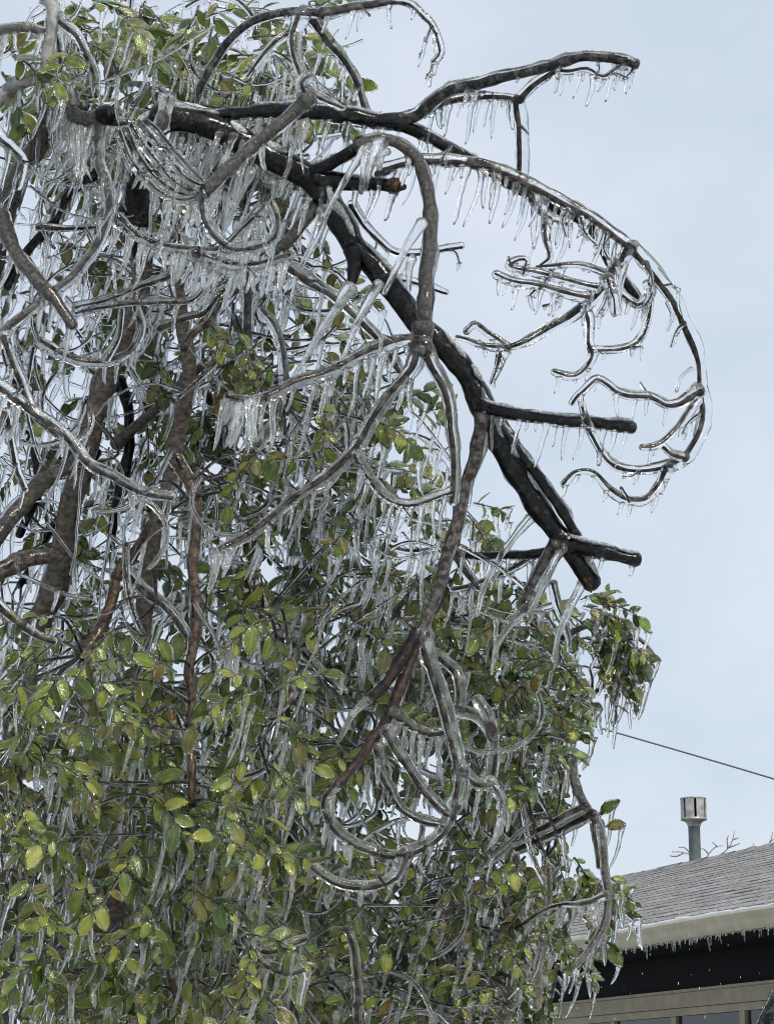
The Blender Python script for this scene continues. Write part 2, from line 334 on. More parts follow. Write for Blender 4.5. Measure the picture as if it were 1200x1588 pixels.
def finish(tree, n_leaf=300, n_icicle=300, n_twig=150):
    """the largest pieces in view become parts one by one, the others one joined part of their kind"""
    def seen(p):
        x, y, d = to_px(p); return (-20 < x < 1220) and (-20 < y < 1610), d
    # leaves
    sc = []
    for l in tree.leaf:
        ok, d = seen(l[0]); sc.append((l[2] / d ** 3) * (1 if ok else .01) * (1 if l[3] != 'bare' else .2))
    order = np.argsort(-np.array(sc)) if sc else []
    cache = {}
    for i in order[:n_leaf]:
        pos, M, ln, kind, var, c = tree.leaf[i]; key = (kind, var, c)
        if key not in cache: cache[key] = SHAPES[kind][var].mesh('leaf', [LEAVES[c], LEAFICE])
        o = link('leaf', cache[key], tree.root); m = np.eye(4); m[:3, :3] = M; m[:3, 3] = pos; o.matrix_world = Matrix(m.tolist())
    rest = MB(); groups = {}
    for i in order[n_leaf:]: groups.setdefault((tree.leaf[i][3], tree.leaf[i][4], tree.leaf[i][5]), []).append(i)
    for (kind, var, c), idx in groups.items():
        sh = SHAPES[kind][var]; at = np.concatenate(sh.a); v = np.vstack(sh.v); q = np.vstack(sh.q); m = np.concatenate(sh.m)
        M = np.stack([tree.leaf[i][1] for i in idx]); pos = np.stack([tree.leaf[i][0] for i in idx])
        V = np.einsum('nij,vj->nvi', M, v) + pos[:, None]; Q = q[None] + (np.arange(len(idx)) * len(v))[:, None, None]
        rest.add(V.reshape(-1, 3), Q.reshape(-1, 4), np.tile(np.where(m == 1, len(LEAVES), c), len(idx)), np.tile(at, len(idx)))
    rest.build('foliage', LEAVES + [LEAFICE], tree.root, kind='stuff')
    # icicles
    sc = []
    for b in tree.icicle:
        ok, d = seen(b[0]); sc.append(b[2] * b[3] / d ** 4 * (1 if ok else .01))
    order = np.argsort(-np.array(sc)) if sc else []; rest = MB()
    for k, i in enumerate(order):
        base, dr, ln, rad, var = tree.icicle[i]; v, off, q = ICI[var]
        p = v * ln; w = np.stack([p[:, 0] + (-p[:, 2]) * dr[0], p[:, 1] + (-p[:, 2]) * dr[1], p[:, 2]], -1)
        w[:, 0] += dr[0] * .25 * ln * (v[:, 2] ** 2 - np.abs(v[:, 2]))
        w = w + off * rad
        if k < n_icicle:
            mb = MB(); mb.add(w, q); o = mb.build('icicle', ICICLE, tree.root); o.location = base
        else: rest.add(w + base, q)
    rest.build('icicle_fringe', ICICLE, tree.root, kind='stuff')
    # twigs
    sc = []
    for t in tree.twig:
        ok, d = seen(t[0][len(t[0]) // 2]); sc.append(t[1] * len(t[0]) / d ** 4 * (1 if ok else .01))
    order = np.argsort(-np.array(sc)) if sc else []; rc = MB(); ri = MB()
    for k, i in enumerate(order):
        p, R, r = tree.twig[i]; n = len(p); tp = np.linspace(1, .6, n)
        big = k < n_twig; v, q = tube(p, r * tp, 6 if big else 5, .08); off = np.array([0, 0, -(R - r) * .55])
        v2, q2 = tube(p + off, R * (.6 + .4 * tp), 8 if big else 6, .10, wl=2) if R > r * 1.15 else (None, None)
        if big:
            mb = MB(); mb.add(v, q); o = mb.build('twig', BARK_TWIG, tree.root)
            if v2 is not None: mb = MB(); mb.add(v2, q2); mb.build('ice_sheath', ICE, o)
        else:
            rc.add(v, q)
            if v2 is not None: ri.add(v2, q2)
    o = rc.build('small_twigs', BARK_TWIG, tree.root, kind='stuff')
    ri.build('twig_ice', ICE, tree.root if o is None else o, kind='stuff')
# ------------------------------------------------------------------ ground
m, t, bs, o = mat('pale_bounce_ground'); src, n, r = noise_col(t, bs, (.28, .28, .25), (.62, .62, .60), 3, .35, .7, 8); bs.inputs['Roughness'].default_value = .8; bump(t, bs, src, 60, .6, .02)  # unseen ground made pale to bounce fill light up into the trees
mb = MB(); g = 40; xs = np.linspace(-900, 900, g + 1); X, Y = np.meshgrid(xs, xs); i = np.arange(g)[:, None] * (g + 1); j = np.arange(g)[None]
mb.add(np.stack([X, Y, np.zeros_like(X)], -1).reshape(-1, 3), np.stack([i + j, i + j + 1, i + j + g + 2, i + j + g + 1], -1).reshape(-1, 4))
mb.build('ground', m, kind='structure')
# ------------------------------------------------------------------ house
def paint(name, c, rough=.6, c2=None, sc=9):
    m, t, bs, o = mat(name); src, n, r = noise_col(t, bs, c, c2 or tuple(x * 1.15 for x in c), sc, .4, .65, 5, 'Object'); bs.inputs['Roughness'].default_value = rough
    bump(t, bs, src, 90, .15, .003); return m
BEIGE = paint('beige_painted_wood', (.36, .335, .26), .55, (.44, .41, .33)); TRIM = paint('olive_beige_trim', (.25, .225, .16), .6, (.31, .28, .21))
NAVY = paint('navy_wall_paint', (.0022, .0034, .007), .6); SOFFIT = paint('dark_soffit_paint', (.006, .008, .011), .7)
m, t, bs, o = mat('dark_window_glass'); bs.inputs['Base Color'].default_value = (.012, .017, .025, 1); bs.inputs['Roughness'].default_value = .04; GLASS = m
def shing(name, c1, c2):
    m, t, bs, o = mat(name); src, n, r = noise_col(t, bs, c1, c2, 26, .38, .62, 8, None); bs.inputs['Roughness'].default_value = .55; bump(t, bs, src, 220, .7, .004); return m
SHING = [shing('grey_brown_shingle', (.11, .102, .097), (.30, .285, .275)), shing('brown_shingle', (.11, .102, .096), (.28, .265, .26)), shing('frosted_shingle', (.135, .127, .123), (.37, .355, .35))]
m, t, bs, o = mat('roof_deck'); bs.inputs['Base Color'].default_value = (.05, .045, .045, 1); bs.inputs['Roughness'].default_value = .8; DECK = m
WICE = ice('white_edge_ice', .35, .25, .6, 60, (.86, .90, .95))
a19 = math.radians(19); E0 = Vector((15 * math.sin(math.radians(8.9)), 15 * math.cos(math.radians(8.9)), 0)); ud = (-math.sin(a19), math.cos(a19))
house = thing('house', 'low grey-roofed house with beige gutter and dark navy wall behind the icy trees', 'house', E0, math.atan2(ud[1], ud[0]))
T0, T1, ZE, RISE, RUN = -3.2, 17.0, 2.80, 1.27, 4.0
SL = math.hypot(RISE, RUN); ca, sa = RUN / SL, RISE / SL
def roofpt(tt, s, h=0): return (tt, -s * ca - h * -sa * 0 + h * sa, ZE + s * sa + h * ca)
mb = MB()
for (s0, s1, sgn) in ((0, SL, 1),):
    for hh in (0,):
        v = np.array([roofpt(T0, 0), roofpt(T1, 0), roofpt(T1, SL), roofpt(T0, SL), roofpt(T0, 0, -.08), roofpt(T1, 0, -.08), roofpt(T1, SL, -.08), roofpt(T0, SL, -.08)])
        mb.add(v, np.array([[0, 1, 2, 3], [7, 6, 5, 4], [0, 4, 5, 1], [1, 5, 6, 2], [3, 7, 4, 0]]))
v = np.array([(T0, -RUN, ZE + RISE), (T1, -RUN, ZE + RISE), (T1, -2 * RUN, ZE), (T0, -2 * RUN, ZE), (T0, -RUN, ZE + RISE - .08), (T1, -RUN, ZE + RISE - .08), (T1, -2 * RUN, ZE - .08), (T0, -2 * RUN, ZE - .08)])
mb.add(v, np.array([[0, 1, 2, 3], [7, 6, 5, 4], [1, 5, 6, 2], [2, 6, 7, 3], [3, 7, 4, 0]]))
roof = mb.build('roof', DECK, house, False)
def shingle_mesh(w, e, mt):
    mb = MB(); mb.box((0, 0, 0), (w, e * 1.12, .006)); v = mb.v[0]
    v[v[:, 1] < .01, 2] += .005; return mb.mesh('shingle', [mt], False)
EXP = .19; ncourse = int(SL / EXP); shv = {}
sh_list = []
for c in range(ncourse):
    tt = T0 + rng.uniform(-.3, 0)
    while tt < T1:
        w = float(rng.choice([.22, .28, .34, .42])); 
        if tt + w > T0 and tt + w < T1: sh_list.append((max(tt, T0), c * EXP, w - .012, int(rng.integers(3)), rng.uniform(0, .004)))
        tt += w
ori = Matrix(((1, 0, 0, 0), (0, -ca, sa, 0), (0, sa, ca, 0), (0, 0, 0, 1)))
def sh_score(s):
    return -abs(s[0] - 1.6) * .5 - s[1] * .2
sh_list.sort(key=sh_score, reverse=True)
rest = MB()
for k, (tt, s, w, mi, lift) in enumerate(sh_list):
    base = roofpt(tt, s, .006 + lift)
    if k < 300:
        key = (round(w, 3), mi)
        if key not in shv: shv[key] = shingle_mesh(w, EXP, SHING[mi])
        o = link('shingle', shv[key], roof); o.matrix_local = Matrix.Translation(base) @ ori
    else:
        b = MB(); b.box((0, 0, 0), (w, EXP * 1.12, .006)); v = b.v[0]; v[v[:, 1] < .01, 2] += .005
        V = v @ np.array(ori)[:3, :3].T + np.array(base); rest.add(V, b.q[0], mi)
rest.build('shingle_courses', SHING, roof, False, 'stuff')
# ridge caps
mb = MB()
for tt in np.arange(T0, T1 - .3, .30):
    h = .012 + rng.uniform(0, .008); w = .28
    v = np.array([(tt, -RUN + .14, ZE + RISE - .044 + .012), (tt + w, -RUN + .14, ZE + RISE - .044 + .012), (tt, -RUN, ZE + RISE + h + .02), (tt + w, -RUN, ZE + RISE + h + .02), (tt, -RUN - .14, ZE + RISE - .044 + .012), (tt + w, -RUN - .14, ZE + RISE - .044 + .012)])
    mb.add(v, np.array([[0, 1, 3, 2], [2, 3, 5, 4], [0, 2, 4, 4], [1, 5, 3, 3]])[:2], int(rng.integers(3)))
mb.build('ridge_caps', SHING, roof, False, 'stuff')
# gutter (ogee profile) and the ice along it
prof = [(-.02, .0), (.085, .0), (.093, -.012), (.085, -.03), (.07, -.055), (.06, -.085), (.045, -.115), (-.02, -.115)]
mb = MB(); nt_ = 60; ts = np.linspace(T0, T1, nt_)
v = np.array([[(tt, a, ZE + .005 + b + .004 * math.sin(tt * 2.1)) for (a, b) in prof] for tt in ts]).reshape(-1, 3); k = len(prof)
i = np.arange(nt_ - 1)[:, None] * k; j = np.arange(k)[None]; j2 = (j + 1) % k
mb.add(v, np.stack([i + j, i + k + j, i + k + j2, i + j2], -1).reshape(-1, 4)); gut = mb.build('gutter', BEIGE, house, False)
mb = MB(); tt = np.linspace(T0, T1, 420)
v, q = tube(np.stack([tt, np.full_like(tt, .055), ZE + .012 + .004 * np.sin(tt * 2.1)], -1), .014, 7, .30, wl=2); mb.add(v, q)
mb.build('edge_ice', WICE, gut)
mb = MB()
for tt in np.arange(T0, T1, .028):
    l = float(rng.choice([.02, .03, .05, .07, .09], p=[.36, .32, .18, .10, .04])) * rng.uniform(.6, 1.15); vv, off, q = ICI[int(rng.integers(12))]
    mb.add(vv * [l, l, l] + off * rng.uniform(.004, .007) + [tt + rng.uniform(-.015, .015), rng.uniform(.03, .06), ZE - .108], q)
mb.build('icicle_fringe', ICICLE, gut, kind='stuff')
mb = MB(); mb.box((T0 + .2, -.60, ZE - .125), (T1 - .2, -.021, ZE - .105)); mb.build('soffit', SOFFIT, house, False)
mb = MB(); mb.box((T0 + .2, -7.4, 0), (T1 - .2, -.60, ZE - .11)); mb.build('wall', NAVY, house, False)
# window band: head trim of two boards, mullions, sill and panes
ZH = 2.415
win = None
mb = MB(); mb.box((T0 + .4, -.598, ZH - .10), (T1 - 1, -.545, ZH)); mb.box((T0 + .4, -.598, ZH - .155), (T1 - 1, -.565, ZH - .103)); mb.box((T0 + .4, -.598, ZH + .002), (T1 - 1, -.53, ZH + .022)); mb.box((T0 + .4, -.598, .95), (T1 - 1, -.53, 1.02))
win = mb.build('window', TRIM, house, False)
edges = list(np.arange(T0 + .45, 8, 1.05))
for a in edges:
    mb = MB(); mb.box((a, -.596, 1.022), (a + .075, -.56, ZH - .157)); mb.build('mullion', TRIM, win, False)
    mb = MB(); mb.box((a + .077, -.594, 1.023), (a + 1.047, -.585, ZH - .158)); mb.build('pane', GLASS, win, False)
# vent pipe with slotted cap, near the ridge
METAL = paint('weathered_galvanised_metal', (.26, .27, .27), .42, (.42, .42, .41), 14); 
for mm in (METAL,): mm.node_tree.nodes['Principled BSDF'].inputs['Metallic'].default_value = .35
PIPE = paint('blue_grey_painted_pipe', (.125, .155, .165), .4, (.19, .225, .24), 12)
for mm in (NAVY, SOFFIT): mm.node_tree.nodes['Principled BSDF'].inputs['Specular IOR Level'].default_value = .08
DARKIN = paint('dark_vent_inside', (.01, .01, .012), .8)
def lathe(profile, sides=28):
    p = np.array(profile); th = np.arange(sides) / sides * 2 * math.pi; n = len(p)
    v = np.stack([p[:, 0][:, None] * np.cos(th)[None], p[:, 0][:, None] * np.sin(th)[None], np.broadcast_to(p[:, 1][:, None], (n, sides))], -1).reshape(-1, 3)
    i = np.arange(n - 1)[:, None] * sides; j = np.arange(sides)[None]; j2 = (j + 1) % sides
    return v, np.stack([i + j, i + j2, i + sides + j2, i + sides + j], -1).reshape(-1, 4)
mi = np.array(house.matrix_basis.inverted()) if False else np.array((Matrix.Translation(E0) @ Matrix.Rotation(math.atan2(ud[1], ud[0]), 4, 'Z')).inverted())
# where the sight line of the photograph meets the vertical plane through the ridge
def on_plane_y(x, y, yy):
    best = None
    for d in np.linspace(10, 40, 3001):
        p = mi[:3, :3] @ P(x, y, d) + mi[:3, 3]
        if best is None or abs(p[1] - yy) < best[0]: best = (abs(p[1] - yy), p, d)
    return best[1], best[2]
pv, dv = on_plane_y(1077, 1326, -RUN - .05); px_m = dv / F
RC = 20.5 * px_m; RP = 9.2 * px_m; ztop = pv[2] + 88 * px_m; zc = pv[2] + 52 * px_m
mb = MB(); v, q = lathe([(RP, pv[2] - .3), (RP, zc - .035), (RP * 1.05, zc - .034), (RP * 1.05, zc - .01), (RP * .9, zc)]); mb.add(v + [pv[0], pv[1], 0], q); pipe = mb.build('vent_pipe', PIPE, house)
mb = MB(); v, q = lathe([(RP * 1.08, zc - .05), (RP * 1.25, zc - .02), (RP * 1.6, zc + .0), (RC * .98, zc + .012), (RC, zc + .02), (RC, zc + .034), (RC * .8, zc + .036)]); mb.add(v + [pv[0], pv[1], 0], q); mb.build('vent_collar', METAL, pipe)
mb = MB(); v, q = lathe([(RC * .8, ztop - .012), (RC, ztop - .012), (RC * 1.02, ztop - .004), (RC * .98, ztop + .004), (.001, ztop + .012)]); mb.add(v + [pv[0], pv[1], 0], q); mb.build('vent_lid', METAL, pipe)
mb = MB(); v, q = lathe([(RC * .45, zc + .02), (RC * .45, ztop - .008)]); mb.add(v + [pv[0], pv[1], 0], q, 0); mb.build('vent_core', DARKIN, pipe)
for kk in range(7):
    a0 = kk / 7 * 2 * math.pi + .22; th = np.linspace(a0, a0 + 2 * math.pi / 7 * .80, 7); mb = MB()
    v = np.concatenate([np.stack([rr * np.cos(th), rr * np.sin(th), np.full(7, z)], -1) for rr in (RC * .985, RC * .94) for z in (zc + .03, ztop - .009)]) + [pv[0], pv[1], 0]
    q = [[i, i + 1, i + 8, i + 7] for i in range(6)] + [[i + 14, i + 21, i + 22, i + 15] for i in range(6)] + [[0, 7, 21, 14], [6, 20, 27, 13]]
    mb.add(v, np.array(q)); mb.build('louvre', METAL, pipe, False)
# ------------------------------------------------------------------ service wire behind the tree
wire = thing('power_line', 'thin dark overhead wire hung with fine ice, sloping down over the roof', 'cable', P(1050., 1160., 24.).tolist())
wl = np.array(wire.location); xx = np.linspace(-900, 2300, 160)
yy = 1122 + (xx - 905) * .292 + .00003 * (xx - 905) * (xx - 1200) ; dd = np.interp(xx, [-900, 2300], [31, 20])
wp = P(xx, yy, dd) - wl; mb = MB(); v, q = tube(wp, .009, 6); mb.add(v, q); m_, t_, bs_, o_ = mat('black_wire'); bs_.inputs['Base Color'].default_value = (.11, .115, .125, 1); bs_.inputs['Roughness'].default_value = .4
mb.build('wire', m_, wire)
mb = MB()
for s in np.arange(0, 1, .0022):
    p = wp[0] * 0 + np.array([np.interp(s * 159, np.arange(160), wp[:, c]) for c in range(3)]); l = rng.uniform(.02, .075); vv, off, q = ICI[int(rng.integers(12))]
    mb.add(vv * l + off * .0022 + p + [0, 0, -.006], q)
mb.build('icicle_fringe', ICICLE, wire, kind='stuff')
# ------------------------------------------------------------------ leafless treetop showing over the ridge
FROST = bark('frosted_grey_twig', (.20, .20, .19), (.42, .42, .41), 40, .5)
ft = thing('bare_treetop', 'frosted leafless treetop just showing above the far side of the roof ridge', 'tree', (*P(1090., 1330., 31.)[:2], 0))
fl = np.array(ft.location)
def far_branch(pts, r, d=31.0):
    mb = MB(); p2 = smooth(np.array(pts, float), 6); v, q = tube(P(p2[:, 0], p2[:, 1], np.full(len(p2), d)) - fl, np.linspace(r, r * .5, len(p2)), 6, .15); mb.add(v, q); mb.build('branch', FROST, ft)
s31 = 31 / F
mb = MB(); tp = np.array([[0, 0, 0], [.05, 0, 1.5], [-.02, 0, 3.0], P(1085., 1352., 31.) - fl]); v, q = tube(smooth(tp, .3), np.array([.16, .12, .09, .07, .05] + [.04] * 40)[:len(smooth(tp, .3))], 8, .1); mb.add(v, q); mb.build('trunk', FROST, ft)
for pts in ([(1085, 1352), (1110, 1330), (1128, 1316), (1136, 1300), (1138, 1288)], [(1128, 1316), (1127, 1300), (1129, 1296)], [(1136, 1302), (1145, 1299)], [(1130, 1314), (1146, 1308)],
            [(1085, 1352), (1075, 1330), (1060, 1322), (1042, 1321)], [(1075, 1331), (1062, 1315), (1052, 1314)], [(1085, 1352), (1098, 1325), (1110, 1313), (1120, 1312)], [(1098, 1324), (1090, 1316), (1080, 1318)],
            [(1110, 1330), (1160, 1318), (1168, 1308)], [(1150, 1321), (1163, 1314), (1172, 1312)], [(1110, 1330), (1180, 1316), (1194, 1304), (1197, 1290)], [(1193, 1305), (1204, 1298)], [(1060, 1322), (1048, 1328), (1038, 1327)], [(1112, 1313), (1104, 1306)]):
    far_branch(pts, 1.5 * s31)
# ------------------------------------------------------------------ leaning pole in the corner
pole = thing('leaning_pole', 'dark leaning pole glazed with ice in the bottom right corner', 'pole', (0, 0, 0))
q0 = P(1172., 1630., 4.2); q1 = P(1222., 1530., 4.2); dv_ = (q1 - q0) / np.linalg.norm(q1 - q0); tdn = q0[2] / dv_[2]
base_ = q0 - dv_ * tdn; pole.location = base_
ln_ = np.array([base_ + dv_ * s for s in np.linspace(0, tdn + 1.1, 40)]) - base_
mb = MB(); v, q = tube(ln_, 15 * 4.2 / F, 12, .05); mb.add(v, q); sh = mb.build('shaft', BARK_WET, pole)
mb = MB(); v, q = tube(ln_, 20 * 4.2 / F, 14, .05); mb.add(v, q); mb.build('ice_sheath', ICE, sh)
# ================================================================== the bare tree
bare = Tree(thing('bare_tree', 'dark leafless tree with heavy arching limbs and curled ice-cased twigs against the sky', 'tree', (0, 0, 0)))
W, G, B_, RB, TW = BARK_WET, BARK_GREY, BARK_BROWN, BARK_RED, BARK_TWIG
A = lambda *a, **k: branch(bare, *a, **k)
# main limb, with its hidden root going back to the trunk outside the frame
A([(222, 420), (214, 330), (214, 262), (228, 208), (255, 187)], 18, 21, .95, 0, .16, .02, W)
A([(248, 184), (300, 190), (350, 207), (400, 235), (450, 260), (490, 287), (515, 322), (545, 375), (580, 412), (615, 457), (650, 505), (690, 542), (725, 587), (748, 632), (770, 675), (787, 710), (822, 768), (857, 817), (882, 848), (906, 887), (917, 905)], 20.5, 16.5, .84, .7, 0, 0, W, ic=0, sides=18, amp=.035)
A([(-330, 640), (-300, 1100), (-280, 1700), (-300, 2400), (-320, 2790)], 62, 95, .97, 0, .55, .5, BARK_BROWN, name='trunk', sides=14)
A([(214, 330), (222, 420), (212, 490), (190, 530), (166, 590), (146, 650), (126, 725), (110, 778), (100, 840), (85, 910), (60, 975), (30, 1080), (10, 1300), (0, 1700), (-20, 2300), (-30, 2660)], 15, 32, .97, .1, .12, .75, B_, name='trunk', sides=14)
for (dx, dy, r0) in ((-5, 9, 6), (3, 12, 5), (7, 6, 5.5), (0, 15, 4)):
    branch(bare, [(913 + dx * .6, 898), (916 + dx, 903 + dy)], r0, 1.6, .97, 0, -.01 + dx * .002, -.01 + dx * .003, CUT, name='splinter', amp=.2)
A([(775, 664), (800, 690), (832, 735), (865, 785), (894, 832)], 10, 9, .7, .4, .03, 0, W)
A([(878, 845), (920, 853), (960, 861), (986, 868)], 12.5, 11.5, .76, .2, 0, -.05, W, ic=2, il=25)
A([(745, 632), (790, 640), (850, 648), (920, 656), (980, 663)], 10.5, 9.5, .72, .15, 0, -.12, W, ic=6.0, il=55)
A([(300, 172), (360, 177), (420, 172), (470, 174), (540, 180), (590, 188), (622, 190)], 10, 15, .72, -.2, .03, 0, W, ic=6, il=55)
A([(615, 188), (645, 178), (670, 157), (710, 137), (760, 124), (810, 113), (850, 105), (875, 94), (915, 88), (960, 91), (986, 100)], 11, 8, .66, .5, 0, -.1, W, ic=1.5, il=25)
A([(665, 172), (700, 156), (740, 150), (780, 150), (803, 155)], 8, 7, .55, .2, 0, -.03, ic=9, il=52)
A([(803, 155), (820, 138), (845, 118), (862, 107)], 7, 7, .55, .4, -.03, -.04)
A([(801, 156), (805, 200), (808, 245), (806, 284)], 9, 9.5, .42, .7, -.03, 0)
A([(850, 105), (880, 112), (910, 108), (935, 120), (952, 108), (972, 97)], 5.5, 5, .4, -.4, -.04, -.1, ic=9, il=42)
A([(618, 190), (650, 206), (690, 227), (730, 248), (765, 268), (800, 290), (835, 308), (870, 327), (905, 347), (935, 393), (960, 425), (986, 462)], 11.5, 7.5, .68, .45, 0, .06, W, ic=2.2, il=40)
A([(585, 268), (620, 255), (670, 249), (710, 249), (750, 257), (790, 272), (820, 287), (870, 312), (915, 338), (955, 368), (980, 385)], 9.5, 9.5, .555, .75, -.05, -.06, ic=6.5, il=78, iw=4.8)
A([(978, 383), (1015, 425), (1045, 467), (1067, 512), (1082, 557), (1087, 605), (1090, 645), (1083, 677), (1066, 706), (1036, 724)], 10.2, 9, .46, .75, -.06, -.10, ic=.8, il=25)
A([(1040, 722), (1000, 728), (970, 726), (945, 716), (925, 692), (910, 662), (901, 622)], 8.5, 5, .35, -.3, -.10, -.16, ic=3, il=18)
A([(1084, 607), (1055, 622), (1035, 626), (1010, 616), (980, 615), (955, 607), (940, 595), (925, 588), (910, 598), (895, 612), (886, 626)], 9, 5, .4, -.35, -.10, -.2, ic=3, il=38)
A([(1080, 620), (1052, 660), (1018, 690), (994, 693)], 7, 5.5, .4, .3, -.10, -.2, ic=1.5, il=20)
A([(1024, 688), (1040, 703), (1062, 710)], 6, 6.5, .4, .3, -.13, -.1)
A([(1033, 728), (1020, 756), (1000, 776), (970, 774), (945, 759), (925, 737), (910, 731), (890, 734), (873, 752)], 8.5, 5, .38, .45, -.10, -.2, ic=4.5, il=22)
A([(975, 387), (950, 422), (925, 457), (905, 473), (880, 492), (840, 516), (810, 531), (785, 539)], 11, 6, .5, .3, -.06, -.15, W, ic=.8, il=20)
A([(786, 538), (757, 514), (737, 502), (722, 514)], 6.5, 5, .35, .3, -.15, -.2, ic=2, il=18)
A([(783, 540), (750, 535), (722, 526), (708, 523)], 5.5, 4.5, .35, .3, -.15, -.18, ic=2, il=14)
A([(779, 543), (772, 570), (762, 594)], 7, 4, .3, .3, -.15, -.15, ic=2, il=20)
A([(912, 462), (870, 453), (825, 440), (790, 435), (768, 425)], 8, 6.5, .3, .2, -.1, -.18, ic=6, il=34)
A([(926, 446), (890, 438), (860, 428), (820, 420), (788, 412), (803, 402), (815, 405), (812, 424)], 7, 6, .3, .2, -.09, -.14, ic=4, il=26)
A([(946, 426), (920, 417), (890, 410), (860, 412), (832, 414)], 6.5, 5, .3, .3, -.08, -.12, ic=4, il=20)
A([(846, 333), (847, 370), (852, 398), (838, 412)], 8, 5, .3, .3, -.03, -.08)
A([(808, 288), (828, 312), (848, 335), (884, 347)], 9, 7, .3, .4, 0, -.02, ic=9, il=62, iw=5)
A([(905, 473), (913, 502), (913, 532), (919, 550), (906, 576), (886, 586), (858, 576)], 9, 5.5, .3, .2, -.09, -.16, ic=4, il=30)
A([(920, 543), (960, 541), (985, 530), (1000, 510), (1006, 478), (1003, 438)], 5.5, 7, .35, .2, -.11, .04, ic=1.5, il=18)
A([(942, 432), (950, 465), (953, 484)], 9, 8, .15, 0, -.09, -.09)
A([(955, 450), (985, 472), (1003, 462)], 6, 6, .3, .2, -.02, .04, ic=6, il=40)
A([(948, 440), (938, 470), (925, 490)], 6, 4, .2, 0, -.09, -.09, ic=5, il=30)
A([(1072, 572), (1055, 585), (1048, 607)], 3.5, 2.5, .1, 0, -.09, -.1)
A([(1035, 470), (1042, 490), (1034, 512)], 3.5, 2.5, .1, 0, -.08, -.09)
A([(1005, 440), (1010, 455), (998, 478)], 7, 4, .15, 0, -.05, .0, ic=4, il=30)
# fine twiglets at the tips of the outer arc and of the upper limb
for pts, r0 in (([(985, 99), (978, 112), (966, 122)], 4.5), ([(950, 93), (960, 104), (972, 108)], 4), ([(925, 92), (930, 106), (922, 122)], 3.6), ([(1000, 408), (1012, 432), (1008, 452)], 4.2), ([(1060, 500), (1046, 516), (1040, 538)], 3.6), ([(1088, 640), (1070, 652), (1058, 672)], 3.8),
                ([(900, 338), (908, 362), (925, 380)], 4.4), ([(940, 362), (936, 384), (944, 402)], 4), ([(880, 325), (872, 345), (878, 366)], 4), ([(870, 455), (858, 470), (842, 474)], 3.6), ([(720, 133), (735, 142), (752, 142)], 3.4), ([(672, 96), (668, 110), (660, 122)], 3.4), ([(660, 60), (656, 78), (650, 90)], 3.2)):
    A(pts, r0, r0 * .6, .34, .3, -.07, -.09, ic=5, il=24)
# limb curling over and hanging down to the knot
A([(488, 265), (510, 255), (532, 243), (556, 228), (580, 222)], 9.5, 9, .85, 0, .0, -.10, W)
A([(556, 226), (590, 216), (622, 224), (646, 247), (660, 282), (666, 325), (667, 360), (665, 400), (661, 450), (656, 520)], 11, 12, .70, .6, -.10, -.16, G, ic=1.2, il=50)
A([(492, 276), (540, 283), (580, 284), (612, 288)], 13, 11, .93, 0, .0, -.06, W, ic=4.5, il=62, iw=5.5)
branch(bare, [(610, 288), (626, 290)], 11, 5, .98, 0, -.06, -.06, CUT, name='broken_end')
A([(548, 388), (549, 415), (545, 440)], 13, 7, .9, 0, 0, -.02, W)
for (x0, y0, x1, y1, rr) in ((567, 230, 505, 335, 7), (590, 222, 566, 295, 8), (572, 228, 560, 300, 6), (655, 345, 595, 455, 7), (640, 400, 634, 450, 6), (543, 445, 455, 585, 9), (587, 440, 530, 560, 8), (600, 235, 588, 262, 5)):
    branch(bare, [(x0, y0), ((x0 * 1.15 + x1 * .85) / 2 - 4, (y0 + y1) / 2 - 8), (x1, y1)], rr, 3.2, .02, 0, -.14, -.17, TW, name='icicle_spur', icem=ICICLE, amp=.12)
# hanging cluster from the knot
A([(656, 505), (655, 522), (652, 540)], 15, 14, .8, 0, -.16, -.16, G)
A([(658, 524), (620, 527), (580, 541), (545, 558), (500, 579), (460, 593), (420, 611), (390, 620), (352, 615)], 10.5, 8, .42, .5, -.16, -.28, ic=6, il=75, iw=5)
A([(655, 535), (680, 585), (694, 622), (703, 672), (706, 722), (702, 778)], 11.5, 7.5, .42, .45, -.16, -.08, TW)
A([(650, 540), (636, 578), (602, 617), (576, 652), (550, 696), (510, 737), (462, 771), (412, 811), (372, 838), (342, 852)], 12, 8, .42, .3, -.16, -.28, ic=2.2, il=60)
A([(552, 704), (572, 740), (600, 770), (632, 781), (665, 774), (700, 762)], 8.5, 6.5, .3, .6, -.2, -.1, ic=6, il=55)
# big brown hanging branch and its loops
A([(750, 645), (742, 690), (722, 750), (706, 808), (692, 868), (672, 930), (650, 985)], 12.5, 10, .72, .5, .0, -.12, bark('mottled_brown_bark', (.026, .020, .019), (.175, .158, .15), 70, .4, .6, .4), ic=1.0, il=70)
A([(650, 980), (626, 1018), (600, 1056), (572, 1086)], 10, 7.5, .8, .2, -.12, -.2, TW)
A([(572, 1085), (545, 1110), (525, 1150)], 6, 4, .05, 0, -.2, -.24, icem=ICICLE)
A([(648, 984), (632, 1030), (614, 1080), (601, 1112), (575, 1152), (542, 1195), (524, 1216)], 11, 6.5, .72, .3, -.12, -.26, bark('purple_brown_bark', (.035, .018, .018), (.09, .055, .05), 60, .4))
A([(653, 985), (675, 1050), (695, 1120), (707, 1170), (712, 1215), (706, 1250)], 13.5, 11, .3, .5, -.12, -.22, ic=.8, il=30)
A([(706, 1248), (690, 1286), (665, 1309), (635, 1322), (595, 1325), (555, 1312), (525, 1290), (508, 1262), (505, 1240), (524, 1214)], 10.5, 8, .32, -.55, -.22, -.26, ic=4, il=35)
A([(630, 1322), (612, 1358), (580, 1374), (542, 1374), (506, 1360), (486, 1345)], 9.5, 8, .3, -.5, -.24, -.28, ic=5, il=24)
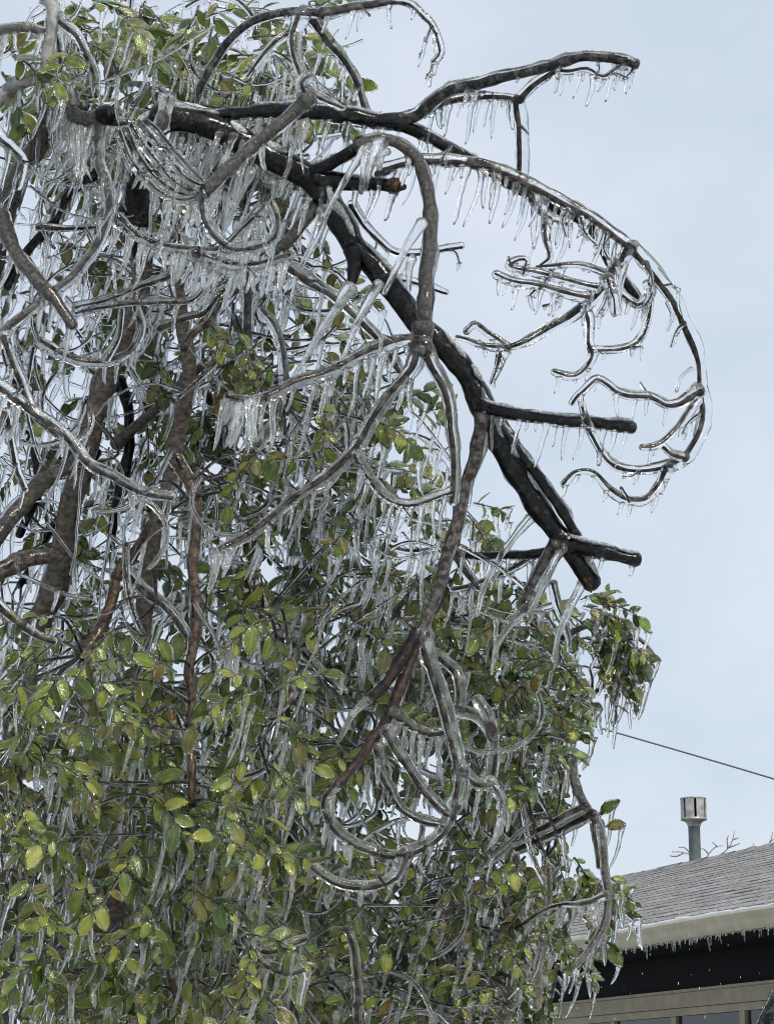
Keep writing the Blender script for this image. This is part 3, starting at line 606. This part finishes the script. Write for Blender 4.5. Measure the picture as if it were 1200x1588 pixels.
A([(683, 1020), (705, 1045), (713, 1080), (709, 1105)], 9, 9, .3, .5, -.1, -.15)
A([(709, 1100), (745, 1112), (762, 1140), (766, 1175), (760, 1212)], 9, 9.5, .32, -.4, -.15, -.1)
A([(740, 1084), (757, 1112), (763, 1142)], 9, 9, .12, 0, -.12, -.12)
A([(712, 1193), (735, 1214), (764, 1216)], 10, 11, .3, .2, -.2, -.12, ic=6, il=55)
A([(760, 1212), (775, 1240), (778, 1268)], 8, 5, .25, .2, -.12, -.1, ic=5, il=50)
A([(609, 1105), (635, 1126), (665, 1137), (694, 1133)], 9, 8, .35, .5, -.2, -.14, ic=9, il=70)
A([(599, 1134), (625, 1175), (650, 1216), (676, 1246), (695, 1262)], 9.5, 8, .35, .5, -.22, -.2)
A([(584, 1158), (595, 1210), (616, 1246), (646, 1270), (688, 1280)], 8.5, 7, .32, .5, -.22, -.2, ic=2, il=35)
# fork below the main limb
A([(862, 842), (836, 885), (820, 918), (810, 945)], 11, 8, .6, .3, 0, -.03, TW)
A([(872, 850), (850, 890), (832, 930), (818, 955)], 6.5, 4, .12, 0, -.02, -.05, icem=ICICLE)
A([(812, 943), (785, 975), (770, 1003), (762, 1046)], 7, 3, .06, 0, -.03, -.06, icem=ICICLE)
A([(822, 803), (795, 835), (770, 870), (750, 910), (740, 955)], 7, 3.5, .1, 0, .02, -.02, icem=ICICLE)
A([(902, 905), (880, 950), (865, 985), (858, 1025)], 7, 3, .08, 0, 0, -.05, icem=ICICLE)
A([(856, 905), (866, 940), (880, 985), (884, 1010)], 8, 4, .2, 0, .05, .05)
A([(708, 858), (750, 863), (800, 862), (832, 858), (870, 846)], 7, 7.5, .7, .2, .12, .02, W, ic=5, il=30)
A([(832, 858), (790, 885), (740, 905), (700, 915)], 6.5, 5, .4, .2, .08, .15, ic=4, il=40)
A([(705, 858), (722, 885), (742, 912)], 8, 7, .5, .2, .1, .12)
A([(884, 1178), (890, 1215), (911, 1256), (930, 1296), (938, 1350), (943, 1392), (940, 1430), (916, 1470), (893, 1497)], 8.5, 5, .6, .2, .25, .18, BARK_GREY, ic=3, il=30)
A([(908, 1250), (870, 1268), (830, 1290), (795, 1305)], 8, 7, .5, .3, .22, .3)
A([(918, 1262), (880, 1285), (845, 1300), (800, 1318)], 8, 7, .5, .3, .2, .3)
A([(885, 1180), (872, 1172), (845, 1165), (800, 1150), (760, 1120)], 9, 7, .5, .2, .25, .35)
A([(918, 1262), (925, 1310), (928, 1345)], 7, 5, .4, .2, .22, .22)
A([(940, 1388), (895, 1402), (850, 1410), (800, 1440)], 6, 5, .35, .2, .2, .3, ic=7, il=30)
# upper arcs
A([(298, 172), (320, 120), (350, 70), (390, 36), (440, 21), (490, 21), (540, 14), (600, 4), (650, -14)], 7, 8, .62, -.3, .03, -.1, W, ic=.8, il=20)
A([(500, 22), (565, 8), (627, 3), (655, 25), (675, 50), (683, 80), (672, 96)], 8, 5.5, .35, .4, -.1, -.2, ic=2.5, il=40)
A([(466, 24), (455, 60), (462, 100), (482, 140), (532, 166)], 10, 7.5, .3, .5, -.06, -.1, ic=2, il=30)
A([(485, 30), (511, 65), (536, 95), (556, 130), (566, 172)], 8.5, 7, .5, .4, -.06, 0, ic=1.5, il=35)
A([(450, 50), (430, 62), (405, 88), (385, 118)], 8, 4, .35, .2, -.05, -.05, ic=2, il=30)
A([(262, 150), (256, 172), (248, 196)], 10, 12, .1, 0, -.1, -.1, icem=ICICLE, amp=.2)
# grey ice-coated limb crossing in front
A([(478, 152), (440, 187), (400, 221), (360, 256), (318, 298)], 10.5, 9.5, .7, .4, -.2, -.26, G, ic=1.5, il=60)
A([(312, 300), (320, 345), (345, 375), (372, 386), (420, 372), (430, 340), (420, 315)], 9, 7, .35, .4, -.26, -.3, ic=3, il=50)
A([(476, 152), (468, 130), (478, 118)], 12, 10, .2, 0, -.2, -.2)
A([(183, 338), (215, 366), (260, 383), (315, 389), (350, 380), (395, 335), (420, 305)], 9.5, 5, .32, -.5, -.24, -.3, ic=8, il=62)
A([(300, 393), (325, 400), (360, 411), (408, 409), (450, 396)], 9, 8, .28, -.5, -.28, -.28, ic=9, il=55)
A([(305, 390), (320, 410), (340, 424)], 7, 6, .35, .2, -.27, -.25, ic=5, il=50)
for dx, dy, rr in ((0, 0, 7), (10, -14, 6.5), (22, -28, 6), (-12, 6, 6), (32, -40, 5.5)):
    A([(195 + dx, 200 + dy * .3), (219 + dx, 248 + dy), (255 + dx * .8, 288 + dy), (290 + dx * .5, 306 + dy * .8), (317, 299 + dy * .4)], rr, 6, .3, -.45, -.24 + dx * .003, -.26, ic=1.5, il=50)
A([(165, 190), (200, 192), (240, 195)], 7, 6, .5, .2, 0, .02)
# left limbs with the knot and the sawn stub
A([(88, 168), (62, 218), (32, 268), (12, 315), (0, 350), (-40, 480), (-150, 700), (-290, 980)], 13, 40, .9, .2, .0, .5, G, sides=12)
A([(78, 150), (95, 160), (112, 176), (135, 184), (165, 179)], 12, 11.5, .9, .1, -.02, -.10, G, sides=12, amp=.1, ic=9, il=85)
branch(bare, [(160, 180), (172, 179)], 13, 12.5, .98, 0, -.10, -.12, W, name='sawn_end')
A([(96, 160), (100, 145), (112, 158), (130, 165)], 9, 8, .8, 0, -.03, -.06, G)
A([(2, 335), (25, 390), (60, 437), (90, 467), (113, 505)], 12.5, 9.5, .72, .4, -.05, -.2, G, ic=3.5, il=90)
A([(-30, 175), (0, 153), (30, 131), (65, 122), (98, 133), (112, 160)], 13, 10, .75, .4, -.1, -.08, bark('pale_iced_bark', (.18, .17, .16), (.44, .44, .44), 45, .4, .5, .5), ic=4, il=50)
A([(155, 197), (153, 248), (166, 284), (171, 320), (160, 352), (140, 396), (100, 440), (40, 486), (-10, 530)], 9.5, 8, .5, .4, -.1, -.2, G, ic=2, il=50)
A([(158, 350), (190, 322), (205, 280), (208, 240)], 8, 8, .6, .2, .05, .1, G)
A([(150, 268), (110, 300), (90, 340), (45, 387), (12, 445)], 8.5, 8, .85, .2, .15, .2, W, ic=3, il=55)
A([(60, 352), (100, 354), (148, 352)], 5.5, 5, .5, .3, .1, .1, ic=5, il=30)
A([(72, -8), (85, 20), (76, 65), (72, 108)], 11, 9, .7, .3, -.15, -.15, bark('white_iced_bark', (.28, .28, .27), (.55, .55, .54), 45, .4, .5, .5), ic=1, il=40)
A([(92, 30), (125, 64), (143, 104), (150, 150)], 9, 7, .35, .3, -.15, -.15, ic=2, il=50)
A([(0, 48), (40, 42), (68, 50)], 9, 8, .6, .3, -.13, -.15, G, ic=5, il=55)
A([(85, 40), (92, 80), (96, 125)], 7, 6, .3, .3, -.14, -.12)
A([(-10, 205), (18, 232), (34, 250), (28, 290)], 9, 7, .3, .3, -.1, -.1, ic=5, il=70)
# thin ones in the middle left
A([(118, 476), (190, 456), (250, 431), (292, 413)], 7, 6, .3, .3, -.12, -.08, ic=3, il=35)
A([(118, 484), (200, 470), (290, 467), (320, 445)], 6.5, 5.5, .3, .3, -.12, -.06, ic=3, il=40)
A([(430, 402), (480, 436), (525, 466), (582, 522), (620, 575)], 10.5, 8, .45, .4, .05, .0, ic=1.5, il=50)
A([(487, 322), (452, 369), (425, 392), (412, 410)], 10, 8, .75, .2, .02, .05, G, ic=2, il=60)
A([(545, 318), (575, 360), (610, 389), (660, 391), (716, 382)], 7.5, 6, .35, .5, .08, .1, ic=1, il=30)
A([(610, 432), (640, 436), (692, 454)], 7, 5.5, .35, .5, .08, .1)
A([(-10, 592), (50, 636), (100, 674), (132, 711), (172, 737), (216, 760), (268, 771)], 10, 8, .35, .5, -.25, -.35, ic=3.5, il=45)
A([(8, 522), (30, 590), (56, 646), (88, 672)], 10, 8, .35, .5, -.22, -.27, ic=2, il=50)
A([(60, 528), (100, 551), (155, 561), (198, 546), (218, 510), (210, 474)], 8, 7, .32, -.5, -.15, -.1, ic=1.5, il=35)
A([(165, 558), (185, 520), (190, 480)], 6, 5, .3, .3, -.14, -.1)
A([(-10, 680), (10, 640), (20, 700), (40, 760)], 8, 6, .4, .3, -.1, 0, ic=2, il=40)
A([(247, 508), (290, 492), (316, 484), (345, 450), (372, 440)], 8, 6, .45, .4, -.05, .05)
A([(285, 540), (300, 515), (325, 500), (345, 470), (375, 445)], 7, 5.5, .6, .4, -.04, .05)
A([(-10, 930), (30, 965), (60, 985), (85, 995)], 9, 6, .45, .4, -.2, -.15)
A([(400, 690), (430, 640), (440, 560), (425, 505), (405, 480)], 8, 7, .4, .3, .1, .15, B_)
# ================================================================== the leafy tree on the left
leafy = Tree(thing('evergreen_tree', 'broad-leaved evergreen on the left with brown trunks, large speckled iced leaves and long icicles', 'tree', (0, 0, 0)))
E = lambda *a, **k: branch(leafy, *a, **k)
E([(265, 420), (278, 465), (285, 510), (293, 575), (281, 655), (268, 720), (240, 840), (220, 1000), (180, 1400), (120, 2000), (40, 2670)], 11, 26, .97, .1, .10, .75, B_, name='trunk', sides=12)
E([(272, 712), (298, 757), (305, 810), (300, 870), (304, 925), (303, 980), (295, 1040), (299, 1080), (294, 1140), (300, 1200), (292, 1290)], 10.5, 7, .7, -.5, .12, -.15, RB)
E([(-30, 860), (30, 790), (75, 742), (112, 722)], 13, 11, .95, 0, .02, .14, B_)
E([(-30, 900), (40, 868), (92, 862)], 14, 11, .95, 0, .02, .14, B_)
E([(185, 590), (200, 640), (200, 700), (180, 790), (170, 860)], 9, 8, .95, 0, .5, .5, W)
E([(180, 690), (230, 645), (280, 600), (320, 560)], 8, 6, .9, 0, .45, .5, B_)
E([(215, 500), (235, 560), (240, 620)], 9, 8, .95, 0, .7, .7, W)
E([(245, 480), (228, 540), (205, 580)], 9, 8, .95, 0, .75, .7, W)
E([(150, 700), (115, 770), (75, 830), (30, 910)], 7, 6, .9, 0, .5, .5, W)
E([(20, 560), (35, 640), (55, 700), (60, 760), (30, 830)], 8, 7, .95, 0, .5, .5, W)
E([(310, 590), (330, 640), (300, 700), (280, 740)], 7, 6, .9, 0, .6, .5, TW)
E([(375, 300), (388, 400), (385, 520), (400, 610)], 9, 8, .6, .2, .3, .3, G, ic=1, il=50)
E([(200, 890), (230, 920), (265, 950), (290, 985)], 10, 8, .4, .4, .1, 0)
E([(180, 895), (205, 860), (225, 830), (240, 810)], 9, 8, .9, 0, .25, .35, RB)
E([(130, 1015), (165, 960), (180, 900)], 10, 8, .95, 0, .1, .25, RB)
E([(345, 955), (380, 945), (410, 950), (430, 990), (455, 1040), (455, 1075), (420, 1110), (380, 1130)], 9, 6, .55, .4, .2, 0, RB)
E([(430, 985), (470, 1010), (505, 1050), (535, 1075)], 8, 7, .35, .5, .1, 0)
E([(30, 1345), (65, 1400), (100, 1450), (140, 1490), (175, 1515)], 13, 9, .9, .2, .1, 0, B_)
E([(118, 1510), (122, 1560), (125, 1620)], 8, 8, .8, .2, .02, 0, RB)
E([(265, 1400), (262, 1470), (270, 1530), (295, 1570), (310, 1620)], 8, 8, .6, .4, 0, 0, RB)
E([(295, 1380), (290, 1460), (300, 1540), (320, 1620)], 8, 8, .5, .3, .05, 0, RB)
E([(380, 1455), (400, 1485), (440, 1508), (485, 1500)], 10, 9, .3, .5, -.2, -.24, ic=5, il=50)
E([(390, 1470), (430, 1472), (475, 1455)], 9, 7, .3, .5, -.2, -.2)
E([(540, 1440), (552, 1500), (555, 1590)], 7, 7, .45, .2, -.1, -.1)
# ================================================================== the smaller-leaved tree on the right
right = Tree(thing('small_leaved_tree', 'smaller-leaved evergreen in front of the house roof, its leaves bubbled in clear ice', 'tree', (0, 0, 0)))
R_ = lambda *a, **k: branch(right, *a, **k)
R_([(735, 1120), (742, 1250), (760, 1400), (765, 1600), (760, 2100), (750, 2625)], 11, 26, .95, 0, 1.1, 1.1, B_, name='trunk', sides=12)
R_([(742, 1250), (700, 1130), (690, 1010), (700, 960)], 9, 6, .9, 0, .75, .7, B_)
R_([(735, 1120), (800, 1050), (870, 990), (930, 960)], 8, 5, .8, 0, .75, .6, B_)
R_([(930, 958), (958, 990), (955, 1030), (940, 1060), (912, 1080)], 4.5, 3.5, .6, 0, .6, .6, TW)
R_([(930, 950), (970, 975), (1000, 1000), (1020, 1030)], 5, 4, .5, 0, .6, .6, TW)
R_([(780, 1600), (795, 1500), (785, 1400), (800, 1330)], 9, 7, .6, .3, .3, .35, B_)
R_([(830, 1560), (838, 1480), (850, 1400), (845, 1330)], 8, 6, .5, .3, .3, .35, RB)
R_([(790, 1560), (830, 1510), (842, 1450)], 9, 6, .4, .3, .2, .3, B_)
# ================================================================== the dark glossy shrub behind
dark = Tree(thing('dark_holly', 'dark green glossy-leaved holly behind the loops of ice, low in the middle', 'tree', (0, 0, 0)))
D_ = lambda *a, **k: branch(dark, *a, **k)
D_([(690, 1060), (700, 1200), (690, 1400), (680, 1700), (670, 2200), (660, 2575)], 8, 20, .97, 0, 1.6, 1.6, B_, name='trunk', sides=10)
for (x, y) in ((620, 1150), (760, 1180), (600, 1380), (780, 1400), (640, 1480), (730, 1500)):
    D_([(692, y + 90), ((692 + x) / 2, y + 40), (x, y)], 7, 3, .95, 0, 1.6, 1.3, W)
# ------------------------------------------------------------------ leaves, twigs and icicles grown over the limbs
LM = """8 9 9 8 8 2 0 0 0 0 0 0
7 9 9 9 9 5 0 0 0 0 0 0
4 4 4 3 5 3 0 0 0 0 0 0
2 2 2 1 3 1 0 0 0 0 0 0
2 3 2 2 3 3 0 0 0 0 0 0
3 2 2 4 5 4 1 0 0 0 0 0
2 2 2 5 6 6 3 0 0 0 0 0
2 1 3 5 6 6 5 0 0 0 0 0
2 2 3 6 6 6 4 2 0 0 0 0
4 5 4 5 6 5 6 7 7 1 0 0
7 7 6 6 6 5 4 7 8 0 0 0
8 8 8 7 6 4 1 4 8 0 0 0
8 8 8 8 6 3 1 3 7 0 0 0
7 7 7 7 6 5 3 4 5 0 0 0
7 7 7 7 6 5 4 5 4 0 0 0
7 7 7 7 6 5 5 6 4 0 0 0"""
TM = """5 5 4 5 5 1 0 0 0 0 0 0
5 5 4 4 4 1 0 0 0 0 0 0
5 3 5 6 5 1 0 0 0 0 0 0
4 2 5 7 6 2 0 0 0 0 0 0
6 5 5 7 7 4 0 0 0 0 0 0
7 5 5 7 7 5 1 0 0 0 0 0
6 6 5 7 7 6 3 0 0 0 0 0
6 6 6 6 5 5 5 0 0 0 0 0
6 5 6 5 4 5 5 3 0 0 0 0
5 5 6 5 4 5 5 5 4 0 0 0
3 3 4 5 4 5 4 4 5 0 0 0
3 3 3 4 4 4 2 4 4 0 0 0
3 3 3 4 4 4 2 4 4 0 0 0
3 3 4 4 4 3 1 2 5 1 0 0
3 3 4 4 4 2 1 1 4 0 0 0
3 3 4 4 4 2 1 1 2 0 0 0"""
LM = np.array([[float(c) for c in r.split()] for r in LM.split('\n')]); TM = np.array([[float(c) for c in r.split()] for r in TM.split('\n')])
EDGE = [(0, 545), (100, 560), (170, 555), (250, 510), (330, 530), (430, 560), (520, 640), (590, 690), (650, 690), (740, 690), (760, 760), (880, 790), (920, 860), (960, 900), (1080, 900), (1130, 895), (1200, 870), (1260, 880), (1340, 880), (1400, 858), (1470, 842), (1510, 835), (1600, 840)]
def xedge(y): return float(np.interp(y, [e[0] for e in EDGE], [e[1] for e in EDGE]))
def colour(x, y, kind):
    if kind == 'left': w = [.22, .42, .20, .15, .01, 0] if y > 900 else [.28, .38, .12, .21, .01, 0]
    else: w = [.32, .34, .12, .20, .02, 0]
    return int(rng.choice(6, p=np.array(w) / sum(w)))
def sprig(tree, x, y, d, ln_px, ang, n, leaf_px, kind, side, ice_p=.35, col=None, xmax=None, il=45):
    sc = d / F; steps = 9; p = [P(x, y, d)]; a = ang; dz = rng.normal(0, .35)
    for i in range(steps - 1):
        dirv = np.array([math.cos(a), dz, math.sin(a)]); dirv /= np.linalg.norm(dirv)
        p.append(p[-1] + dirv * ln_px * sc / (steps - 1)); a += rng.normal(0, .12); dirx = math.cos(a)
        if math.sin(a) > -.8: a += -.09 if dirx > 0 else .09
    p = np.array(p)
    if xmax is not None:
        ok = np.array([to_px(q)[0] < xmax(to_px(q)[1]) for q in p])
        if not ok.all():
            k = int(np.argmin(ok))
            if k < 4: return None
            p = p[:k]
    twig_arc(tree, p, rng.uniform(2.2, 3.6) * sc, rng.uniform(.7, 1.2) * sc, ic=(0 if ice_p == 0 else 3), il=il * sc)
    t = np.gradient(p, axis=0); t /= np.linalg.norm(t, axis=1)[:, None]
    for i in range(n):
        f = (i + .6) / n * (len(p) - 1); j = min(int(f), len(p) - 2); pos = p[j] * (1 - f + j) + p[j + 1] * (f - j); tt = t[j]
        perp = np.cross(tt, np.array([0, -1., .3])); perp /= np.linalg.norm(perp) + 1e-9
        s = 1 if i % 2 else -1
        dr = tt * rng.uniform(.3, .9) + perp * s * rng.uniform(.5, 1.0) + np.array([0, rng.normal(0, .35), rng.uniform(-.7, .1)])
        if i == n - 1: dr = tt + np.array([0, rng.normal(0, .3), -.3])
        nrm = np.array([rng.normal(0, .5), -rng.uniform(.1, 1.1), rng.uniform(.0, 1.0)])
        l = leaf_px * rng.choice([.5, .7, .85, 1.0, 1.2]) * rng.uniform(.85, 1.1) * sc
        add_leaf(tree, pos, dr, nrm, l, kind, colour(x, y, side) if col is None else col)
        if rng.random() < ice_p:
            tip = pos + dr / np.linalg.norm(dr) * l * rng.uniform(.6, .95) + np.array([0, 0, -.1 * l])
            add_icicle(tree, tip, il * sc * rng.choice([.4, .8, 1.2, 1.6]) * rng.uniform(.6, 1.1), rng.uniform(3.2, 5.0) * sc)
    return p
def stem_to(tree, p0, maxpx=260):
    """thin stem from the nearest limb to a sprig"""
    best = None
    for nd in tree.nodes:
        k = nd[::3]; dist = np.linalg.norm((k - p0) * [1, .6, 1], axis=1); i = int(np.argmin(dist))
        if best is None or dist[i] < best[0]: best = (dist[i], k[i])
    if best is None or best[0] > maxpx * 6 / F or best[0] < .02: return
    a = best[1]; mid = (a + p0) / 2 + np.array([rng.normal(0, .03), rng.normal(0, .03), rng.uniform(-.03, .06)])
    q = smooth(np.array([a, mid, p0]), .03)
    tree.twig.append((q, .0044, .0026))
for r in range(16):
    for c in range(12):
        dn = LM[r, c]; x0, y0 = c * 100, r * 100
        if dn <= 0: continue
        is_right = (x0 >= 600 and y0 >= 850) or (x0 >= 500 and y0 >= 1300)
        if is_right: lp, tree, kind, side = 27, right, 'small', 'right'
        elif y0 >= 900 and x0 < 400: lp, tree, kind, side = 36, leafy, 'big', 'left'
        elif y0 >= 900: lp, tree, kind, side = 34, leafy, 'big', 'left'
        elif y0 < 200: lp, tree, kind, side = 38, leafy, 'big', 'left'
        else: lp, tree, kind, side = 30, leafy, 'small', 'left'
        cover = dn / 8 * (3.7 if y0 > 850 else 3.1); nleaf = cover * 10000 / (.36 * lp * lp); per = 8
        for k in range(int(nleaf / per + rng.random())):
            x = x0 + rng.uniform(0, 100); y = y0 + rng.uniform(0, 100)
            if x > xedge(y) - 15: continue
            if is_right: d = 6.0 + rng.uniform(.12, 1.0)
            elif x < 340 and 430 < y < 930: d = 6.0 + rng.uniform(.22, 1.0)
            elif y > 930 and x < 430: d = 6.0 + rng.choice([rng.uniform(-.34, .05), rng.uniform(-.1, .8)])
            elif y < 130 and x < 230: d = 6.0 + rng.uniform(-.22, .7)
            elif y < 330: d = 6.0 + rng.uniform(.10, .8)
            else: d = 6.0 + rng.uniform(.06, .9)
            ang = rng.choice([rng.uniform(-2.6, -.5), rng.uniform(-.6, .5), rng.uniform(2.6, 3.7)], p=[.55, .22, .23])
            p = sprig(tree, x, y, d, lp * rng.uniform(2.2, 3.6), ang, per, lp, kind, side, (.30 if not is_right else .34), None, lambda yy: xedge(yy) + 18, 56 if not is_right else 30)
            if p is not None and rng.random() < .45: stem_to(tree, p[0])
        # deeper, darker leaves that close the crown
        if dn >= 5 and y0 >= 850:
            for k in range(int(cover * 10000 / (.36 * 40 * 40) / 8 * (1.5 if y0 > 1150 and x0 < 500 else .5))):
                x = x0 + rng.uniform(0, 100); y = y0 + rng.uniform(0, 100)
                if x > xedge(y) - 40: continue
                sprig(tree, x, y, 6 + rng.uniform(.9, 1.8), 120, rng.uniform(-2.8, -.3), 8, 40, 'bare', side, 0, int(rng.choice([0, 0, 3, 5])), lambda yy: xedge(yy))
# sprays that stick out of the outline on the right
for (x, y, ln, ang, n) in ((905, 940, 80, -.3, 9), (910, 960, 90, -.5, 10), (905, 990, 90, -.2, 10), (915, 1010, 80, -.6, 9), (930, 985, 80, -.3, 9), (920, 1035, 70, -.3, 8), (940, 1000, 75, -.9, 8), (925, 925, 75, -.5, 9), (935, 950, 95, -.65, 11), (950, 965, 90, -.8, 11), (945, 1005, 90, -.4, 9), (960, 1020, 75, -1.2, 7), (940, 1050, 60, -1.0, 6), (915, 1085, 30, -1.2, 3), (960, 985, 70, -.55, 8), (900, 930, 60, .3, 6),
                        (930, 1290, 20, .8, 2), (925, 1270, 18, 1.0, 1), (940, 1360, 40, -.4, 3), (955, 1385, 40, -.3, 3), (945, 1400, 40, -1.2, 4), (960, 1405, 45, -.1, 3), (900, 1470, 60, -1.5, 6), (860, 1490, 60, -1.4, 6), (880, 1430, 50, -2.2, 5), (840, 1530, 60, -1.5, 6), (835, 1550, 40, -1.2, 6), (890, 1330, 60, -1.0, 7), (900, 1350, 70, -.5, 8), (900, 1420, 70, -.6, 8), (865, 1440, 60, -1.2, 6), (820, 1500, 60, -.8, 7), (830, 1540, 50, -.9, 6), (915, 1440, 50, -1.3, 5),
                        (850, 1360, 60, -2.8, 6), (905, 1380, 60, -2.6, 7), (735, 780, 60, -.3, 7), (725, 800, 60, -.8, 7), (745, 830, 50, -.6, 5)):
    sprig(right if y > 850 else leafy, x, y, 6.5, ln, ang, n, 27, 'small', 'right', .5, None, None, 40)
# dark holly leaves
for (cx, cy_, rx, ry, n) in ((650, 1085, 50, 40, 26), (780, 1160, 60, 60, 26), (680, 1400, 110, 90, 75), (700, 1530, 130, 70, 75), (560, 1300, 40, 40, 12), (770, 1290, 60, 60, 22), (700, 1010, 60, 40, 14), (640, 1470, 60, 60, 40), (560, 1480, 50, 50, 12)):
    for k in range(n):
        sprig(dark, cx + rng.normal(0, rx * .5), cy_ + rng.normal(0, ry * .5), 7.5 + rng.uniform(-.3, .5), 70, rng.uniform(-3.0, -.1), 8, 22, 'bare', 'right', 0, 5, lambda yy: xedge(yy))
# the tangle of fine iced twigs
for r in range(16):
    for c in range(12):
        dn = TM[r, c]
        if dn <= 0: continue
        for k in range(int(dn * (1.75 if r < 9 else 1.3) + rng.random())):
            x = c * 100 + rng.uniform(0, 100); y = r * 100 + rng.uniform(0, 100)
            if x > xedge(y) - 25: continue
            d = 6 + (rng.uniform(.25, 1.2) if x < 330 and 430 < y < 950 and rng.random() < .62 else rng.uniform(-.12 if x < 330 else .05, 1.0))
            if k % 9 == 8: d = 6 + rng.uniform(.9, 2.0)
            sc = d / F; ln = rng.uniform(70, 230) * sc; n = 12
            a = rng.choice([rng.uniform(-2.7, -.4), rng.uniform(-.5, .4), rng.uniform(2.8, 3.6), rng.uniform(.4, 2.6)], p=([.45, .2, .2, .15] if y < 900 else [.72, .1, .1, .08])); curl = rng.normal(0, .13) if rng.random() < .6 else rng.choice([-1, 1]) * rng.uniform(.12, .26)
            p = [P(x, y, d)]; dz = rng.normal(0, .3)
            for i in range(n - 1):
                p.append(p[-1] + np.array([math.cos(a), dz, math.sin(a)]) * ln / n); a += curl * .9 + rng.normal(0, .07)
            p = np.array(p); ok = np.array([to_px(q)[0] < xedge(to_px(q)[1]) + 8 for q in p])
            if not ok.all():
                kk = int(np.argmin(ok))
                if kk < 5: continue
                p = p[:kk]
            R = rng.choice([1.5, 2.0, 2.7, 3.6, 5.2]) * rng.uniform(.85, 1.15) * sc; y_mid = y
            icd = (9.5 if y < 900 else 4) * (1.3 if 200 < y < 480 and x < 520 else 1)
            twig_arc(right if (x > 600 and y > 850) else leafy, p, R, R * rng.choice([.14, .2, .28, .42]), ic=icd, il=rng.choice([40, 60, 80]) * sc)
            if rng.random() < .35: stem_to(leafy if not (x > 600 and y > 850) else right, p[0], 160)
# the curtains of long icicles behind the main limb
for (xa, ya, xb, yb, n, ln, dd, lean) in ((300, 215, 520, 320, 30, 95, .06, 2.2), (340, 200, 470, 262, 10, 60, .03, 1.8), (90, 185, 170, 195, 19, 105, .02, 1.6), (200, 215, 330, 240, 13, 80, .2, 1.2), (200, 345, 440, 405, 20, 60, -.1, 1.0), (230, 290, 320, 312, 8, 75, -.2, .8), (330, 860, 360, 850, 7, 75, -.27, .8), (345, 620, 400, 622, 7, 70, -.28, .9)):
    for k in range(n):
        f = (k + rng.uniform(0, 1)) / n; sc = (6 + dd) / F
        add_icicle(bare, P(xa + (xb - xa) * f, ya + (yb - ya) * f + rng.normal(0, 6), 6 + dd + rng.normal(0, .05)), ln * sc * rng.choice([.35, .6, .8, 1., 1.15]), rng.uniform(3.2, 6.5) * sc, lean)
# falling sleet pellets in front of the dark eave
mb = MB(); oc = np.array([[1, 0, 0], [0, 1, 0], [-1, 0, 0], [0, -1, 0], [0, 0, 2.2], [0, 0, -2.2]], float); oq = np.array([[0, 1, 4, 4], [1, 2, 4, 4], [2, 3, 4, 4], [3, 0, 4, 4], [1, 0, 5, 5], [2, 1, 5, 5], [3, 2, 5, 5], [0, 3, 5, 5]])
cube = np.array([[-1, -1, -2], [1, -1, -2], [1, 1, -2], [-1, 1, -2], [-.8, -.8, 2.6], [.8, -.8, 2.6], [.8, .8, 2.6], [-.8, .8, 2.6]]) * .6; cq = np.array([[0, 3, 2, 1], [4, 5, 6, 7], [0, 1, 5, 4], [1, 2, 6, 5], [2, 3, 7, 6], [3, 0, 4, 7]])
for k in range(60):
    d = rng.uniform(6.5, 13.5); p = P(rng.uniform(820, 1230), rng.uniform(1450, 1600), d); rr = rng.uniform(.0007, .0015)
    v = cube * rr * [1, 1, rng.uniform(.8, 2.4)]; v[:, 0] += v[:, 2] * .2; mb.add(v + p, cq)
sl = mb.build('sleet', WICE, kind='stuff'); sl['label'] = 'fine pale sleet pellets falling in front of the dark eave'; sl['category'] = 'sleet'
finish(bare); finish(leafy); finish(right, 300, 200, 60); finish(dark, 120, 0, 20)
print('leaves', [len(t.leaf) for t in (bare, leafy, right, dark)], 'icicles', [len(t.icicle) for t in (bare, leafy, right, dark)], 'twigs', [len(t.twig) for t in (bare, leafy, right, dark)], 'tris', sum(len(m.polygons) * 2 for m in bpy.data.meshes))
